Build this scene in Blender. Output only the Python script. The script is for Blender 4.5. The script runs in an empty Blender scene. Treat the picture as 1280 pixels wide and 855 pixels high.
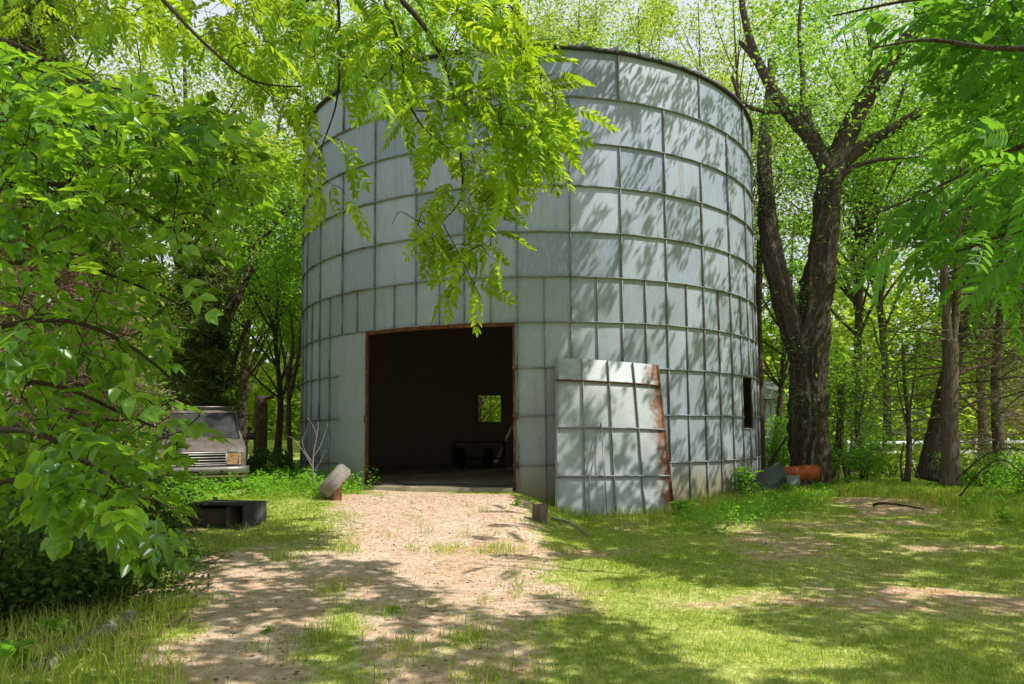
import bpy, math, numpy as np
from math import radians as RAD, sin, cos, tan, pi
C = bpy.context.scene.collection
rng = np.random.default_rng(7)

# ------------------------------------------------------------------ camera model (pixels of the 1280x855 photograph)
F = 892.85; PITCH = .0597; SH = 59.9; ROLL = .00732; EYE = 1.15
def ray(px, py):
    a = px - 640.; b = -(py - 427.5 - SH)
    cr, sr = cos(-ROLL), sin(-ROLL)
    a, b = a*cr - b*sr, a*sr + b*cr
    a /= F; b /= F
    return np.array([a, cos(PITCH) - b*sin(PITCH), sin(PITCH) + b*cos(PITCH)])
def at(px, py, Y):
    r = ray(px, py); return np.array([r[0]/r[1]*Y, Y, EYE + r[2]/r[1]*Y])
def proj(P):
    P = np.asarray(P, float).reshape(-1, 3)
    z = P[:, 2] - EYE; c, s = cos(PITCH), sin(PITCH)
    d = P[:, 1]*c + z*s; u = -P[:, 1]*s + z*c
    d = np.where(d < .05, .05, d)
    a = F*P[:, 0]/d; b = F*u/d; cr, sr = cos(ROLL), sin(ROLL)
    return 640 + a*cr - b*sr, 427.5 + SH - (a*sr + b*cr), P[:, 1]*c + z*s

# ------------------------------------------------------------------ noise
def _hash(ix, iy, s):
    h = (ix*374761393 + iy*668265263 + s*974634777) & 0xffffffff
    h = ((h ^ (h >> 13))*1274126177) & 0xffffffff
    return ((h ^ (h >> 16)) & 0xffff)/65535.
def vnoise(x, y, s=0):
    x = np.asarray(x, float); y = np.asarray(y, float)
    ix = np.floor(x).astype(np.int64); iy = np.floor(y).astype(np.int64)
    fx = x-ix; fy = y-iy; fx = fx*fx*(3-2*fx); fy = fy*fy*(3-2*fy)
    a = _hash(ix, iy, s); b = _hash(ix+1, iy, s); c = _hash(ix, iy+1, s); d = _hash(ix+1, iy+1, s)
    return (a*(1-fx)+b*fx)*(1-fy) + (c*(1-fx)+d*fx)*fy
def fbm(x, y, s=0, o=4):
    t = 0; a = .5; n = 0
    for i in range(o):
        t = t + a*vnoise(x*2**i, y*2**i, s+i); n += a; a *= .5
    return t/n
def sst(t):
    t = np.clip(t, 0, 1); return t*t*(3-2*t)
def gz(x, y):
    x = np.asarray(x, float); y = np.asarray(y, float)
    z = -.36 + .38*sst((y-7)/6.)*sst((1.35-x)/1.5)
    z = z + .03*np.clip(y-24, 0, 50)*sst((4-x)/8.)
    near = sst((16-np.hypot(x, y-8))/8.)
    z = z + .05*(fbm(x*.7, y*.7, 3)-.5) + .012*near*(fbm(x*5, y*5, 9)-.5)
    far = np.clip((np.hypot(x, y)-90)/300., 0, 1)
    return z - far*2
def ground(px, py):
    """ground point under a pixel of the photograph"""
    r = ray(px, py); Y = 10.
    for i in range(25):
        t = Y/r[1]; Y = Y*.5 + .5*max(2.5, (float(gz(r[0]*t, Y))-EYE)/min(r[2], -.01)*r[1])
    t = Y/r[1]; return np.array([r[0]*t, Y, float(gz(r[0]*t, Y))])

# ------------------------------------------------------------------ mesh helpers
def link(o, parent=None):
    C.objects.link(o)
    if parent is not None: o.parent = parent
    return o
def mesh_np(name, V, faces, mat, parent=None, var=None, smooth=False, vcol=None):
    """V (n,3); faces: list of int arrays (m,k)"""
    V = np.asarray(V, np.float32)
    faces = [np.asarray(f, np.int32) for f in faces if len(f)]
    me = bpy.data.meshes.new(name)
    me.vertices.add(len(V)); me.vertices.foreach_set('co', V.ravel())
    tot = sum(f.size for f in faces); nf = sum(len(f) for f in faces)
    me.loops.add(tot); me.polygons.add(nf)
    me.loops.foreach_set('vertex_index', np.concatenate([f.ravel() for f in faces]))
    cnt = np.concatenate([np.full(len(f), f.shape[1], np.int32) for f in faces])
    st = np.concatenate([[0], np.cumsum(cnt)[:-1]]).astype(np.int32)
    me.polygons.foreach_set('loop_start', st)
    me.polygons.foreach_set('loop_total', cnt)
    if smooth: me.polygons.foreach_set('use_smooth', np.ones(nf, bool))
    if var is not None:
        a = me.attributes.new('var', 'FLOAT', 'FACE'); a.data.foreach_set('value', np.asarray(var, np.float32))
    if vcol is not None:
        a = me.attributes.new('msk', 'FLOAT_COLOR', 'POINT'); a.data.foreach_set('color', np.asarray(vcol, np.float32).ravel())
    me.update(calc_edges=True); me.validate()
    if mat: me.materials.append(mat)
    return link(bpy.data.objects.new(name, me), parent)
class MB:
    def __init__(s): s.V = []; s.F = {}; s.n = 0; s.va = {}
    def add(s, V, F, var=.5):
        V = np.asarray(V, float).reshape(-1, 3)
        if isinstance(F, np.ndarray): F = [F]
        by = {}
        for f in F:
            if isinstance(f, np.ndarray) and f.ndim == 2: by.setdefault(f.shape[1], []).append(f)
            else: by.setdefault(len(f), []).append(np.array([f]))
        for k, l in by.items():
            a = np.concatenate(l) + s.n
            s.F.setdefault(k, []).append(a)
            s.va.setdefault(k, []).append(np.full(len(a), var) if np.isscalar(var) else np.asarray(var))
        s.V.append(V); s.n += len(V); return s
    def box(s, c, d, R=None, var=.5):
        c = np.asarray(c, float); d = np.asarray(d, float)/2
        v = np.array([[x, y, z] for x in (-1, 1) for y in (-1, 1) for z in (-1, 1)])*d
        if R is not None: v = v @ np.asarray(R).T
        s.add(v+c, np.array([[0,1,3,2],[4,6,7,5],[0,4,5,1],[2,3,7,6],[0,2,6,4],[1,5,7,3]]), var); return s
    def bbox(s, c, d, b=.01, R=None, var=.5):
        """bevelled box"""
        c = np.asarray(c, float); h = np.asarray(d, float)/2; b = min(b, h.min()*.9)
        v = []
        for x in (-1, 1):
            for y in (-1, 1):
                for z in (-1, 1):
                    sg = np.array([x, y, z])
                    for k in range(3):
                        p = sg*(h-b); p[k] = sg[k]*h[k]; v.append(p)
        v = np.array(v)
        if R is not None: v = v @ np.asarray(R).T
        I = lambda x, y, z, k: ((x*2+y)*2+z)*3+k
        F = []
        for x in (0, 1): F.append([I(x,0,0,0), I(x,1,0,0), I(x,1,1,0), I(x,0,1,0)][::(1 if x else -1)])
        for y in (0, 1): F.append([I(0,y,0,1), I(0,y,1,1), I(1,y,1,1), I(1,y,0,1)][::(1 if y else -1)])
        for z in (0, 1): F.append([I(0,0,z,2), I(1,0,z,2), I(1,1,z,2), I(0,1,z,2)][::(1 if z else -1)])
        for y in (0, 1):
            for z in (0, 1): F.append([I(0,y,z,1), I(1,y,z,1), I(1,y,z,2), I(0,y,z,2)])
        for x in (0, 1):
            for z in (0, 1): F.append([I(x,0,z,0), I(x,1,z,0), I(x,1,z,2), I(x,0,z,2)])
        for x in (0, 1):
            for y in (0, 1): F.append([I(x,y,0,0), I(x,y,1,0), I(x,y,1,1), I(x,y,0,1)])
        T = [[I(x,y,z,0), I(x,y,z,1), I(x,y,z,2)] for x in (0,1) for y in (0,1) for z in (0,1)]
        s.add(v+c, [np.array(F), np.array(T)], var); return s
    def tube(s, pts, rad, k=8, var=.5, cap=True, rough=0, seed=0, stretch=1.):
        pts = np.asarray(pts, float); n = len(pts)
        rad = np.full(n, rad) if np.isscalar(rad) else np.asarray(rad, float)
        T = np.gradient(pts, axis=0); T /= np.linalg.norm(T, axis=1)[:, None]+1e-9
        ref = np.array([0, 0, 1.]) if abs(T[0, 2]) < .8 else np.array([1., 0, 0])
        A = np.cross(T, ref); A /= np.linalg.norm(A, axis=1)[:, None]+1e-9; B = np.cross(T, A)
        th = np.arange(k)*2*pi/k
        rr = rad[:, None]*np.ones(k)
        if rough:
            L = np.concatenate([[0], np.cumsum(np.linalg.norm(np.diff(pts, axis=0), axis=1))])
            u = th[None, :]/(2*pi)*k + 0*L[:, None]
            nz = vnoise(th[None, :]*6+1.3*np.sin(L[:, None]*2.2), L[:, None]*stretch*2, seed) - .5
            rr = rr*(1+rough*(nz*1.2 + .6*(fbm(np.cos(th)[None,:]*1.2+L[:,None]*.6, np.sin(th)[None,:]*1.2+L[:,None]*.4, seed+5)-.5)))
            rr = rr*(1+rough*.55*(vnoise(u*.5+2*vnoise(L[:,None]*3, u*.2, seed+2), L[:, None]*5, seed+8)-.5))
        V = pts[:, None, :] + rr[..., None]*(np.cos(th)[None, :, None]*A[:, None, :] + np.sin(th)[None, :, None]*B[:, None, :])
        i = np.arange(n-1)[:, None]*k; j = np.arange(k)[None, :]; j2 = (j+1) % k
        Fq = np.stack([i+j, i+j2, i+k+j2, i+k+j], -1).reshape(-1, 4)
        fs = [Fq]
        if cap: fs += [np.arange(k)[None, ::-1], (np.arange(k)+(n-1)*k)[None, :]]
        s.add(V.reshape(-1, 3), fs, var); return s
    def grid(s, P, var=.5, flip=False):
        P = np.asarray(P, float); n, m = P.shape[:2]
        i = np.arange(n-1)[:, None]*m; j = np.arange(m-1)[None, :]
        Fq = np.stack([i+j, i+j+1, i+m+j+1, i+m+j], -1).reshape(-1, 4)
        if flip: Fq = Fq[:, ::-1]
        s.add(P.reshape(-1, 3), [Fq], var if np.isscalar(var) else np.asarray(var).ravel()); return s
    def build(s, name, mat, parent=None, smooth=False):
        if not s.V: return None
        ks = sorted(s.F)
        return mesh_np(name, np.concatenate(s.V), [np.concatenate(s.F[k]) for k in ks], mat, parent,
                       np.concatenate([np.concatenate(s.va[k]) for k in ks]), smooth)
def crom(P, n=6):
    """smooth a polyline (Catmull-Rom)"""
    P = np.asarray(P, float); Q = np.concatenate([[2*P[0]-P[1]], P, [2*P[-1]-P[-2]]]); out = []
    for i in range(1, len(Q)-2):
        for t in np.arange(n)/n:
            a, b, c, d = Q[i-1], Q[i], Q[i+1], Q[i+2]
            out.append(.5*((2*b)+(c-a)*t+(2*a-5*b+4*c-d)*t*t+(-a+3*b-3*c+d)*t**3))
    out.append(P[-1]); return np.array(out)
def tag(o, label=None, cat=None, group=None, kind=None):
    if label: o['label'] = label
    if cat: o['category'] = cat
    if group: o['group'] = group
    if kind: o['kind'] = kind
    return o
def empty(name, loc, label, cat, group=None, rz=0):
    o = bpy.data.objects.new(name, None); C.objects.link(o); o.empty_display_size = .2
    o.location = loc; o.rotation_euler = (0, 0, rz); return tag(o, label, cat, group)
def rel(o, V):                       # world coordinates -> local coordinates of an unrotated empty
    return np.asarray(V, float) - np.array(o.location)
def shiftmb(mb, root):
    l = np.array(root.location); mb.V = [v-l for v in mb.V]; return mb
def rotz(a): return np.array([[cos(a), -sin(a), 0], [sin(a), cos(a), 0], [0, 0, 1]])
def frame(d, up):                    # rows of frames: columns side, axis, normal
    d = d/(np.linalg.norm(d, axis=-1, keepdims=True)+1e-9)
    s = np.cross(d, up); s /= np.linalg.norm(s, axis=-1, keepdims=True)+1e-9
    n = np.cross(s, d); return np.stack([s, d, n], -1)
def inst(tv, tf, P, R, S):
    n = len(P); k = len(tv)
    V = np.einsum('nij,kj->nki', R, tv)*np.asarray(S).reshape(-1, 1, 1) + P[:, None, :]
    Fq = (tf[None] + (np.arange(n)*k)[:, None, None]).reshape(-1, tf.shape[1])
    return V.reshape(-1, 3), Fq

# ------------------------------------------------------------------ materials
def mat(name):
    m = bpy.data.materials.new(name); m.use_nodes = True; nt = m.node_tree; nt.nodes.clear()
    return m, nt
class N:
    def __init__(s, name): s.m, s.t = mat(name)
    def n(s, typ, **k):
        nd = s.t.nodes.new(typ)
        for a, b in k.items(): setattr(nd, a, b)
        return nd
    def set(s, sock, v):
        if isinstance(v, bpy.types.NodeSocket): s.t.links.new(v, sock)
        else:
            try: sock.default_value = v
            except Exception: sock.default_value = tuple(v)+(1,)
    def mix(s, f, a, b, mode='MIX'):
        nd = s.n('ShaderNodeMix', data_type='RGBA', blend_type=mode)
        s.set(nd.inputs[0], f); s.set(nd.inputs[6], a); s.set(nd.inputs[7], b); return nd.outputs[2]
    def math(s, op, a, b=0., clamp=False):
        nd = s.n('ShaderNodeMath', operation=op); nd.use_clamp = clamp; s.set(nd.inputs[0], a); s.set(nd.inputs[1], b); return nd.outputs[0]
    def ramp(s, f, stops):
        nd = s.n('ShaderNodeValToRGB'); e = nd.color_ramp.elements
        while len(e) > 1: e.remove(e[0])
        for i, (p, c) in enumerate(stops):
            x = e[0] if i == 0 else e.new(p)
            x.position = p; x.color = (tuple(c)+(1,)) if len(c) == 3 else c
        s.set(nd.inputs[0], f); return nd.outputs[0]
    def noise(s, scale, detail=4, rough=.55, vec=None, sc=None, dist=0):
        nd = s.n('ShaderNodeTexNoise'); nd.inputs['Scale'].default_value = scale
        nd.inputs['Detail'].default_value = detail; nd.inputs['Roughness'].default_value = rough
        nd.inputs['Distortion'].default_value = dist
        if vec is None: vec = s.pos()
        if sc is not None:
            mp = s.n('ShaderNodeMapping'); mp.inputs['Scale'].default_value = sc; s.set(mp.inputs[0], vec); vec = mp.outputs[0]
        s.set(nd.inputs['Vector'], vec); return nd.outputs[0]
    def pos(s): return s.n('ShaderNodeTexCoord').outputs['Object']
    def attr(s, name='var', out='Fac'): nd = s.n('ShaderNodeAttribute', attribute_name=name); return nd.outputs[out]
    def bump(s, h, strength=.3, dist=.02):
        nd = s.n('ShaderNodeBump'); nd.inputs['Strength'].default_value = strength; nd.inputs['Distance'].default_value = dist
        s.set(nd.inputs['Height'], h); return nd.outputs[0]
    def bsdf(s, col, rough=.6, metal=0., normal=None, spec=.4, out=True, **kw):
        nd = s.n('ShaderNodeBsdfPrincipled'); s.set(nd.inputs['Base Color'], col); s.set(nd.inputs['Roughness'], rough)
        s.set(nd.inputs['Metallic'], metal); nd.inputs['Specular IOR Level'].default_value = spec
        for k, v in kw.items(): s.set(nd.inputs[k], v)
        if normal is not None: s.set(nd.inputs['Normal'], normal)
        if out: s.out(nd.outputs[0])
        return nd.outputs[0]
    def out(s, sh):
        o = s.n('ShaderNodeOutputMaterial'); s.t.links.new(sh, o.inputs[0]); return s.m
def leafmat(name, a, b, c, tr, f=.42, rough=.5, spec=.35):
    """a,b,c: reflect colours by leaf, tr: transmitted colour"""
    s = N(name); v = s.attr()
    col = s.ramp(v, [(0, a), (.5, b), (1, c)])
    nz = s.noise(9, 2); col = s.mix(s.math('MULTIPLY', nz, .35), col, tuple(x*.55 for x in b))
    t = s.n('ShaderNodeBsdfTranslucent')
    tc = s.ramp(v, [(0, tuple(x*.6 for x in tr)), (.6, tr), (1, tuple(min(1, x*1.35) for x in tr))]); s.set(t.inputs[0], tc)
    p = s.bsdf(col, rough, 0, None, spec, out=False)
    mx = s.n('ShaderNodeMixShader'); mx.inputs[0].default_value = f
    s.t.links.new(p, mx.inputs[1]); s.t.links.new(t.outputs[0], mx.inputs[2]); return s.out(mx.outputs[0])
def barkmat(name, a, b, scale=6, stretch=.18, bump=.8):
    s = N(name); nz = s.noise(scale*4, 6, .65, sc=(1, 1, stretch)); n2 = s.noise(scale*.4, 3)
    col = s.ramp(nz, [(.3, a), (.7, b)]); col = s.mix(s.math('MULTIPLY', n2, .5), col, tuple((x+y)/2*.6 for x, y in zip(a, b)))
    return s.bsdf(col, .9, 0, s.bump(nz, bump, .06), .15) and s.m
def plain(name, col, rough=.6, metal=0., vary=.25, scale=8, bump=0.1, spec=.4):
    s = N(name); nz = s.noise(scale, 5, .6)
    c = s.mix(s.math('MULTIPLY', nz, vary*2, True), col, tuple(x*.45 for x in col)); s.bsdf(c, rough, metal, s.bump(nz, bump, .01) if bump else None, spec)
    return s.m
M = {}
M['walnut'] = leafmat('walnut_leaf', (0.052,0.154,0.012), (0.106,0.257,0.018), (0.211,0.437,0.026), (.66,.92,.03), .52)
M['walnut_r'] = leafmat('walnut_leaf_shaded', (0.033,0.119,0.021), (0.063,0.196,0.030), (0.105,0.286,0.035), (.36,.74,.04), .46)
M['boxelder'] = leafmat('broad_leaf', (0.018,0.065,0.013), (0.07,0.18,0.02), (0.230,0.45,0.05), (.52,.88,.03), .45, .34, .7)
M['bright'] = leafmat('bright_leaf', (0.096,0.157,0.014), (0.180,0.271,0.025), (0.264,0.371,0.050), (.68,.90,.08), .52)
M['mid'] = leafmat('mid_leaf', (0.052,0.139,0.016), (0.095,0.220,0.023), (0.171,0.336,0.046), (.46,.80,.06), .5)
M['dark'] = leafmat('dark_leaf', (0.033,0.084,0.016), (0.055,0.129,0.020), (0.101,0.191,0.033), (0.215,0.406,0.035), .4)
M['cedar'] = leafmat('cedar_needles', (0.060,0.098,0.022), (0.105,0.150,0.030), (0.194,0.224,0.060), (0.239,0.313,0.060), .3)
M['dead'] = leafmat('dead_twigs', (0.161,0.098,0.069), (0.299,0.196,0.138), (0.483,0.356,0.276), (0.345,0.207,0.127), .2)
M['ivy'] = leafmat('ivy_leaf', (0.030,0.090,0.030), (0.060,0.150,0.044), (0.134,0.239,0.074), (0.179,0.359,0.060), .3, .4, .5)
M['grass'] = leafmat('grass_blade', (.11,.23,.02), (.33,.47,.04), (.86,.82,.36), (.74,.88,.10), .44, .6, .2)
M['weed'] = leafmat('weed_leaf', (0.079,0.232,0.022), (0.145,0.358,0.031), (0.250,0.528,0.062), (.45,.85,.06), .48)
M['bark'] = barkmat('dark_bark', (.022,.016,.012), (.19,.145,.11), 7, .2, 1.)
M['bark_l'] = barkmat('pale_bark', (.07,.05,.036), (.24,.185,.14))
M['twig'] = barkmat('twig_bark', (.03,.022,.015), (.10,.075,.05), 10)
# ------------------------------------------------------------------ leaf templates (axis +Y, normal +Z, unit length)
def leaflet(L, w, fold=.12, droop=.15, tipw=.55):
    """two quads folded on the midrib, base at origin, pointing +Y"""
    y1, y2 = .34*L, .72*L
    z = lambda y: -droop*(y/L)**2*L
    v = np.array([[0,0,0],[w/2,y1,z(y1)+fold*w],[w/2*tipw*1.25,y2,z(y2)+fold*w],[0,L,z(L)],[-w/2*tipw*1.25,y2,z(y2)+fold*w],[-w/2,y1,z(y1)+fold*w]])
    return v, np.array([[0,1,2,3],[0,3,4,5]])
def frond(n, wid, lw, ll, r, ang=62, droop=.5, end=True):
    """pinnate leaf: n pairs, unit length"""
    Vs = []; Fs = []; k = 0
    def add(base, a, L, w, roll):
        nonlocal k
        v, f = leaflet(L, w, .12, .25+.2*r.random())
        cr, sr = cos(roll), sin(roll); v = v @ np.array([[cr,0,sr],[0,1,0],[-sr,0,cr]]).T
        v = v @ rotz(a).T + base; Vs.append(v); Fs.append(f+k); k += 6
    for i in range(n):
        t = .14+.80*i/max(1, n-1); prof = ll*(.65+.5*sin(pi*min(1, t*.95)))
        b = np.array([0, t, -droop*t*t*.5])
        for sg in (-1, 1):
            add(b+np.array([0, r.normal(0, .008), 0]), sg*RAD(-ang+r.normal(0, 7)+t*12), prof*(.85+.3*r.random()), lw*(.85+.3*r.random())*(.7+.4*sin(pi*t)), sg*.18+r.normal(0, .22))
    if end: add(np.array([0, .97, -droop*.48]), r.normal(0, .1), ll*.9, lw, 0)
    # rachis as a thin strip
    ys = np.linspace(0, .98, 5); rw = .006
    v = np.array([[x, y, -droop*y*y*.5] for y in ys for x in (-rw, rw)])
    f = np.array([[2*i, 2*i+1, 2*i+3, 2*i+2] for i in range(4)])
    Vs.append(v); Fs.append(f+k)
    return np.concatenate(Vs), np.concatenate(Fs)
_r = np.random.default_rng(3)
T_WAL = [frond(7, 1, .125, .27, _r, droop=d) for d in (.3, .5, .8, 1.0)]
T_BOX = [frond(3, 1, .27, .42, _r, ang=58, droop=d) for d in (.2, .5, .8)]
def place(mb, temps, P, D, size, r, upn=None, jit=.35):
    """put compound leaves at P pointing along D"""
    n = len(P); D = np.asarray(D, float)
    up = np.tile([0, 0, 1.], (n, 1)) + r.normal(0, jit, (n, 3))
    R = frame(D, up); w = r.integers(0, len(temps), n); S = np.broadcast_to(size, (n,)) if np.ndim(size) else np.full(n, size)
    S = S*(.75+.5*r.random(n))
    for k, (tv, tf) in enumerate(temps):
        m = w == k
        if m.any():
            V, Fq = inst(tv, tf, P[m], R[m], S[m])
            vv = np.clip(r.normal(.45, .28, m.sum()), 0, 1)
            vv = np.repeat(vv, len(tf)) + r.normal(0, .08, m.sum()*len(tf))
            mb.add(V, [Fq], np.clip(vv, 0, 1))
QV = np.array([[0,-.5,0],[.3,.02,.07],[0,.5,-.04],[-.3,.02,.07]])
QF = np.array([[0,1,2,3]])
NV = np.array([[-.06,0,0],[.06,0,0],[.04,1,0],[-.04,1,0]])
def leaves(mb, P, size, r, v=None, flat=.6, tv=QV, D=None):
    n = len(P)
    if D is None: D = r.normal(0, 1, (n, 3)); D[:, 2] = D[:, 2]*.5-.3
    up = r.normal(0, flat, (n, 3)); up[:, 2] += 1
    S = size*(.6+.8*r.random(n))
    V, Fq = inst(tv, QF, P, frame(D, up), S)
    mb.add(V, [Fq], np.clip(r.normal(.5, .22, n), 0, 1) if v is None else v)
def limbpath(a, b, r, sag=.08, n=6):
    a = np.asarray(a, float); b = np.asarray(b, float); L = np.linalg.norm(b-a)
    t = np.linspace(0, 1, n)[:, None]
    return a+(b-a)*t + np.sin(t*pi)*np.array([0, 0, sag*L]) + np.sin(t*pi)*r.normal(0, .06*L, 3) + r.normal(0, .012*L, (n, 3))*np.sin(t*pi)

def tree(name, label, cat, group, base, H, cr, cb, ncl, nl, ls, mleaf, tr=.2, lean=(0, 0), seed=1, clr=None, mbark='bark', shape=1., cone=False, trunkpts=None, keep=None, flatz=.6, limbs=True):
    r = np.random.default_rng(seed); base = np.asarray(base, float)
    root = empty(name, base, label, cat, group)
    top = np.array([lean[0], lean[1], H*.93])
    if trunkpts is None:
        tp = crom([[0,0,-.15], [lean[0]*.15+r.normal(0,.1), lean[1]*.15, H*.25], [lean[0]*.5+r.normal(0,.2), lean[1]*.5, H*.55], top], 5)
    else: tp = crom(trunkpts, 5)
    mb = MB(); tt = np.linspace(0, 1, len(tp)); rad = tr*(1-.85*tt)*(1+.6*np.exp(-tt*25))
    mb.tube(tp, rad, 10, rough=.18, seed=seed)
    mb.build('trunk', M[mbark], root, True)
    # clumps
    u = r.normal(0, 1, (ncl*3, 3)); u /= np.linalg.norm(u, axis=1)[:, None]; q = r.random(ncl*3)**.45
    c = u*q[:, None]
    if cone:
        zz = r.random(ncl*3); a = r.random(ncl*3)*2*pi; rr = (1-zz**1.1)*cr*(.35+.65*r.random(ncl*3)**.5)
        c = np.stack([rr*np.cos(a), rr*np.sin(a), cb+(H-cb)*zz], 1)
    else:
        c = c*np.array([cr, cr, (H-cb)/2*shape]); c[:, 2] += (H+cb)/2
    k = np.clip(c[:, 2]/H, 0, 1); idx = (k*(len(tp)-1)).astype(int); c[:, :2] += tp[idx, :2]
    if keep is not None: c = c[keep(c+base)]
    c = c[:ncl]; ncl = len(c)
    if clr is None: clr = cr*.3
    if limbs:
        mb = MB()
        for p in c[::1]:
            j = max(0, min(len(tp)-1, int((p[2]-(.35*np.hypot(p[0], p[1])+.3))/H*(len(tp)-1))))
            j = max(j, int(.15*len(tp)))
            L = np.linalg.norm(p-tp[j]); r0 = min(rad[j]*.6, .012*L+.012)
            mb.tube(limbpath(tp[j], p, r), np.linspace(r0, r0*.2, 6), 5, cap=False)
        mb.build('branches', M[mbark], root, True)
    mb = MB(); per = max(4, nl//max(1, ncl)); P = []; V = []
    for p in c:
        n = int(per*(.5+r.random())); rr = clr*(.6+.8*r.random())
        g = r.normal(0, 1, (n, 3)); g /= np.linalg.norm(g, axis=1)[:, None]; g *= (r.random(n)**.5)[:, None]*rr*1.25
        g[:, 2] *= flatz; P.append(p+g); V.append(np.clip(r.normal(.5+.25*r.normal(), .17, n), 0, 1))
    P = np.concatenate(P); V = np.concatenate(V)
    if keep is not None: kk = keep(P+base); P = P[kk]; V = V[kk]
    leaves(mb, P, ls, r, V)
    mb.build('crown', M[mleaf], root)
    return root

# ------------------------------------------------------------------ light, world, camera
AZ, EL = RAD(64), RAD(51)
SUN = np.array([sin(AZ)*cos(EL), -cos(AZ)*cos(EL), sin(EL)])
cam = bpy.data.cameras.new('camera'); co = link(bpy.data.objects.new('camera', cam))
cam.sensor_width = 36; cam.lens = F/1280*36; cam.shift_y = SH/1280; cam.clip_end = 3000; cam.clip_start = .05
from mathutils import Matrix, Euler, Vector
co.matrix_world = Matrix.Translation((0, 0, EYE)) @ Matrix.Rotation(pi/2+PITCH, 4, 'X') @ Matrix.Rotation(-ROLL, 4, 'Z')
S = bpy.context.scene; S.camera = co
sl = bpy.data.lights.new('sun', 'SUN'); sl.energy = 5.0; sl.angle = RAD(.53); sl.color = (1, .975, .92)
so = link(bpy.data.objects.new('sun', sl)); so.rotation_euler = Vector(SUN).to_track_quat('Z', 'Y').to_euler()
w = bpy.data.worlds.new('World'); S.world = w; w.use_nodes = True; nt = w.node_tree
sky = nt.nodes.new('ShaderNodeTexSky'); sky.sky_type = 'NISHITA'; sky.sun_disc = False
sky.sun_elevation = EL; sky.sun_rotation = math.atan2(SUN[0], SUN[1]); sky.air_density = 1.2; sky.dust_density = 1.5; sky.ozone_density = 1
bg = nt.nodes['Background']; gm = nt.nodes.new('ShaderNodeMix'); gm.data_type = 'RGBA'; 
tc_ = nt.nodes.new('ShaderNodeTexCoord'); sz_ = nt.nodes.new('ShaderNodeSeparateXYZ'); nt.links.new(tc_.outputs['Generated'], sz_.inputs[0])
mr_ = nt.nodes.new('ShaderNodeMapRange'); mr_.inputs['From Min'].default_value = .55; mr_.inputs['From Max'].default_value = .80; mr_.inputs['To Min'].default_value = .92; mr_.inputs['To Max'].default_value = .15
nt.links.new(sz_.outputs[2], mr_.inputs['Value']); nt.links.new(mr_.outputs[0], gm.inputs[0])     # thin bright summer haze
nt.links.new(sky.outputs[0], gm.inputs[6]); gm.inputs[7].default_value = (13.2, 14.4, 15.4, 1)
nt.links.new(gm.outputs[2], bg.inputs[0]); bg.inputs[1].default_value = .064
S.view_settings.view_transform = 'Standard'; S.view_settings.look = 'None'; S.view_settings.exposure = 0
S.render.engine = 'CYCLES'; cy = S.cycles
cy.max_bounces = 5; cy.diffuse_bounces = 2; cy.glossy_bounces = 2; cy.transmission_bounces = 5; cy.transparent_max_bounces = 6
cy.caustics_reflective = False; cy.caustics_refractive = False; cy.use_denoising = True; cy.sample_clamp_indirect = 6
try: cy.denoiser = 'OPENIMAGEDENOISE'; cy.denoising_prefilter = 'NONE'
except Exception: pass
cy.use_adaptive_sampling = True; cy.adaptive_threshold = .015

# ------------------------------------------------------------------ grain bin
BX, BY, R0 = .449, 19.75, 6.0
RING = [8.77, 7.79, 6.86, 5.99, 5.07, 4.18, 3.29, 2.40, 1.475, .525]   # ring heights, top first
BASE = -.45
def bp(th, z, r=R0): t = RAD(th); return np.array([BX + r*sin(t), BY - r*cos(t), z])
PH = 6.8                              # phase of the seams in degrees
D0, D1 = PH-42.0, PH-10.6             # door opening
D0 = -35.2; D1 = -3.9; W0, W1 = 51.8, 59.3
s = N('galvanised_sheet')
v = s.attr(); geo = s.n('ShaderNodeNewGeometry'); P = s.n('ShaderNodeTexCoord').outputs['Object']
n1 = s.noise(1.1, 5, .6, P); n2 = s.noise(26, 4, .6, P, (1, 1, .25)); n3 = s.noise(60, 3, .6, P, (.35, .35, 2.2)); n4 = s.noise(5, 4, .6, P, (1.6, 1.6, .18))
col = s.ramp(v, [(0, (.19,.235,.315)), (.5, (.29,.335,.425)), (1, (.41,.445,.53))])
col = s.mix(s.math('MULTIPLY', n1, .5), col, (.29,.35,.40))
col = s.mix(s.ramp(n2, [(.35, (0,)*3), (.7, (.35,)*3)]), col, (.50,.56,.61))
col = s.mix(s.ramp(n4, [(.5, (0,)*3), (.75, (.45,)*3)]), col, (.22,.25,.25))
sx = s.n('ShaderNodeSeparateXYZ'); s.set(sx.inputs[0], P)
spg = s.n('ShaderNodeTexVoronoi'); spg.inputs['Scale'].default_value = 34; s.set(spg.inputs['Vector'], P); sps = s.n('ShaderNodeSeparateColor'); s.set(sps.inputs[0], spg.outputs['Color'])
lowt = s.math('MULTIPLY', s.math('SUBTRACT', 4.25, sx.outputs[2]), 8., True)
col = s.mix(s.math('MULTIPLY', lowt, s.math('MULTIPLY', sps.outputs[0], .55)), col, (.30,.345,.35)); col = s.mix(s.math('MULTIPLY', lowt, s.ramp(n1, [(.45, (0,)*3), (.7, (.4,)*3)])), col, (.24,.26,.22))
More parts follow.
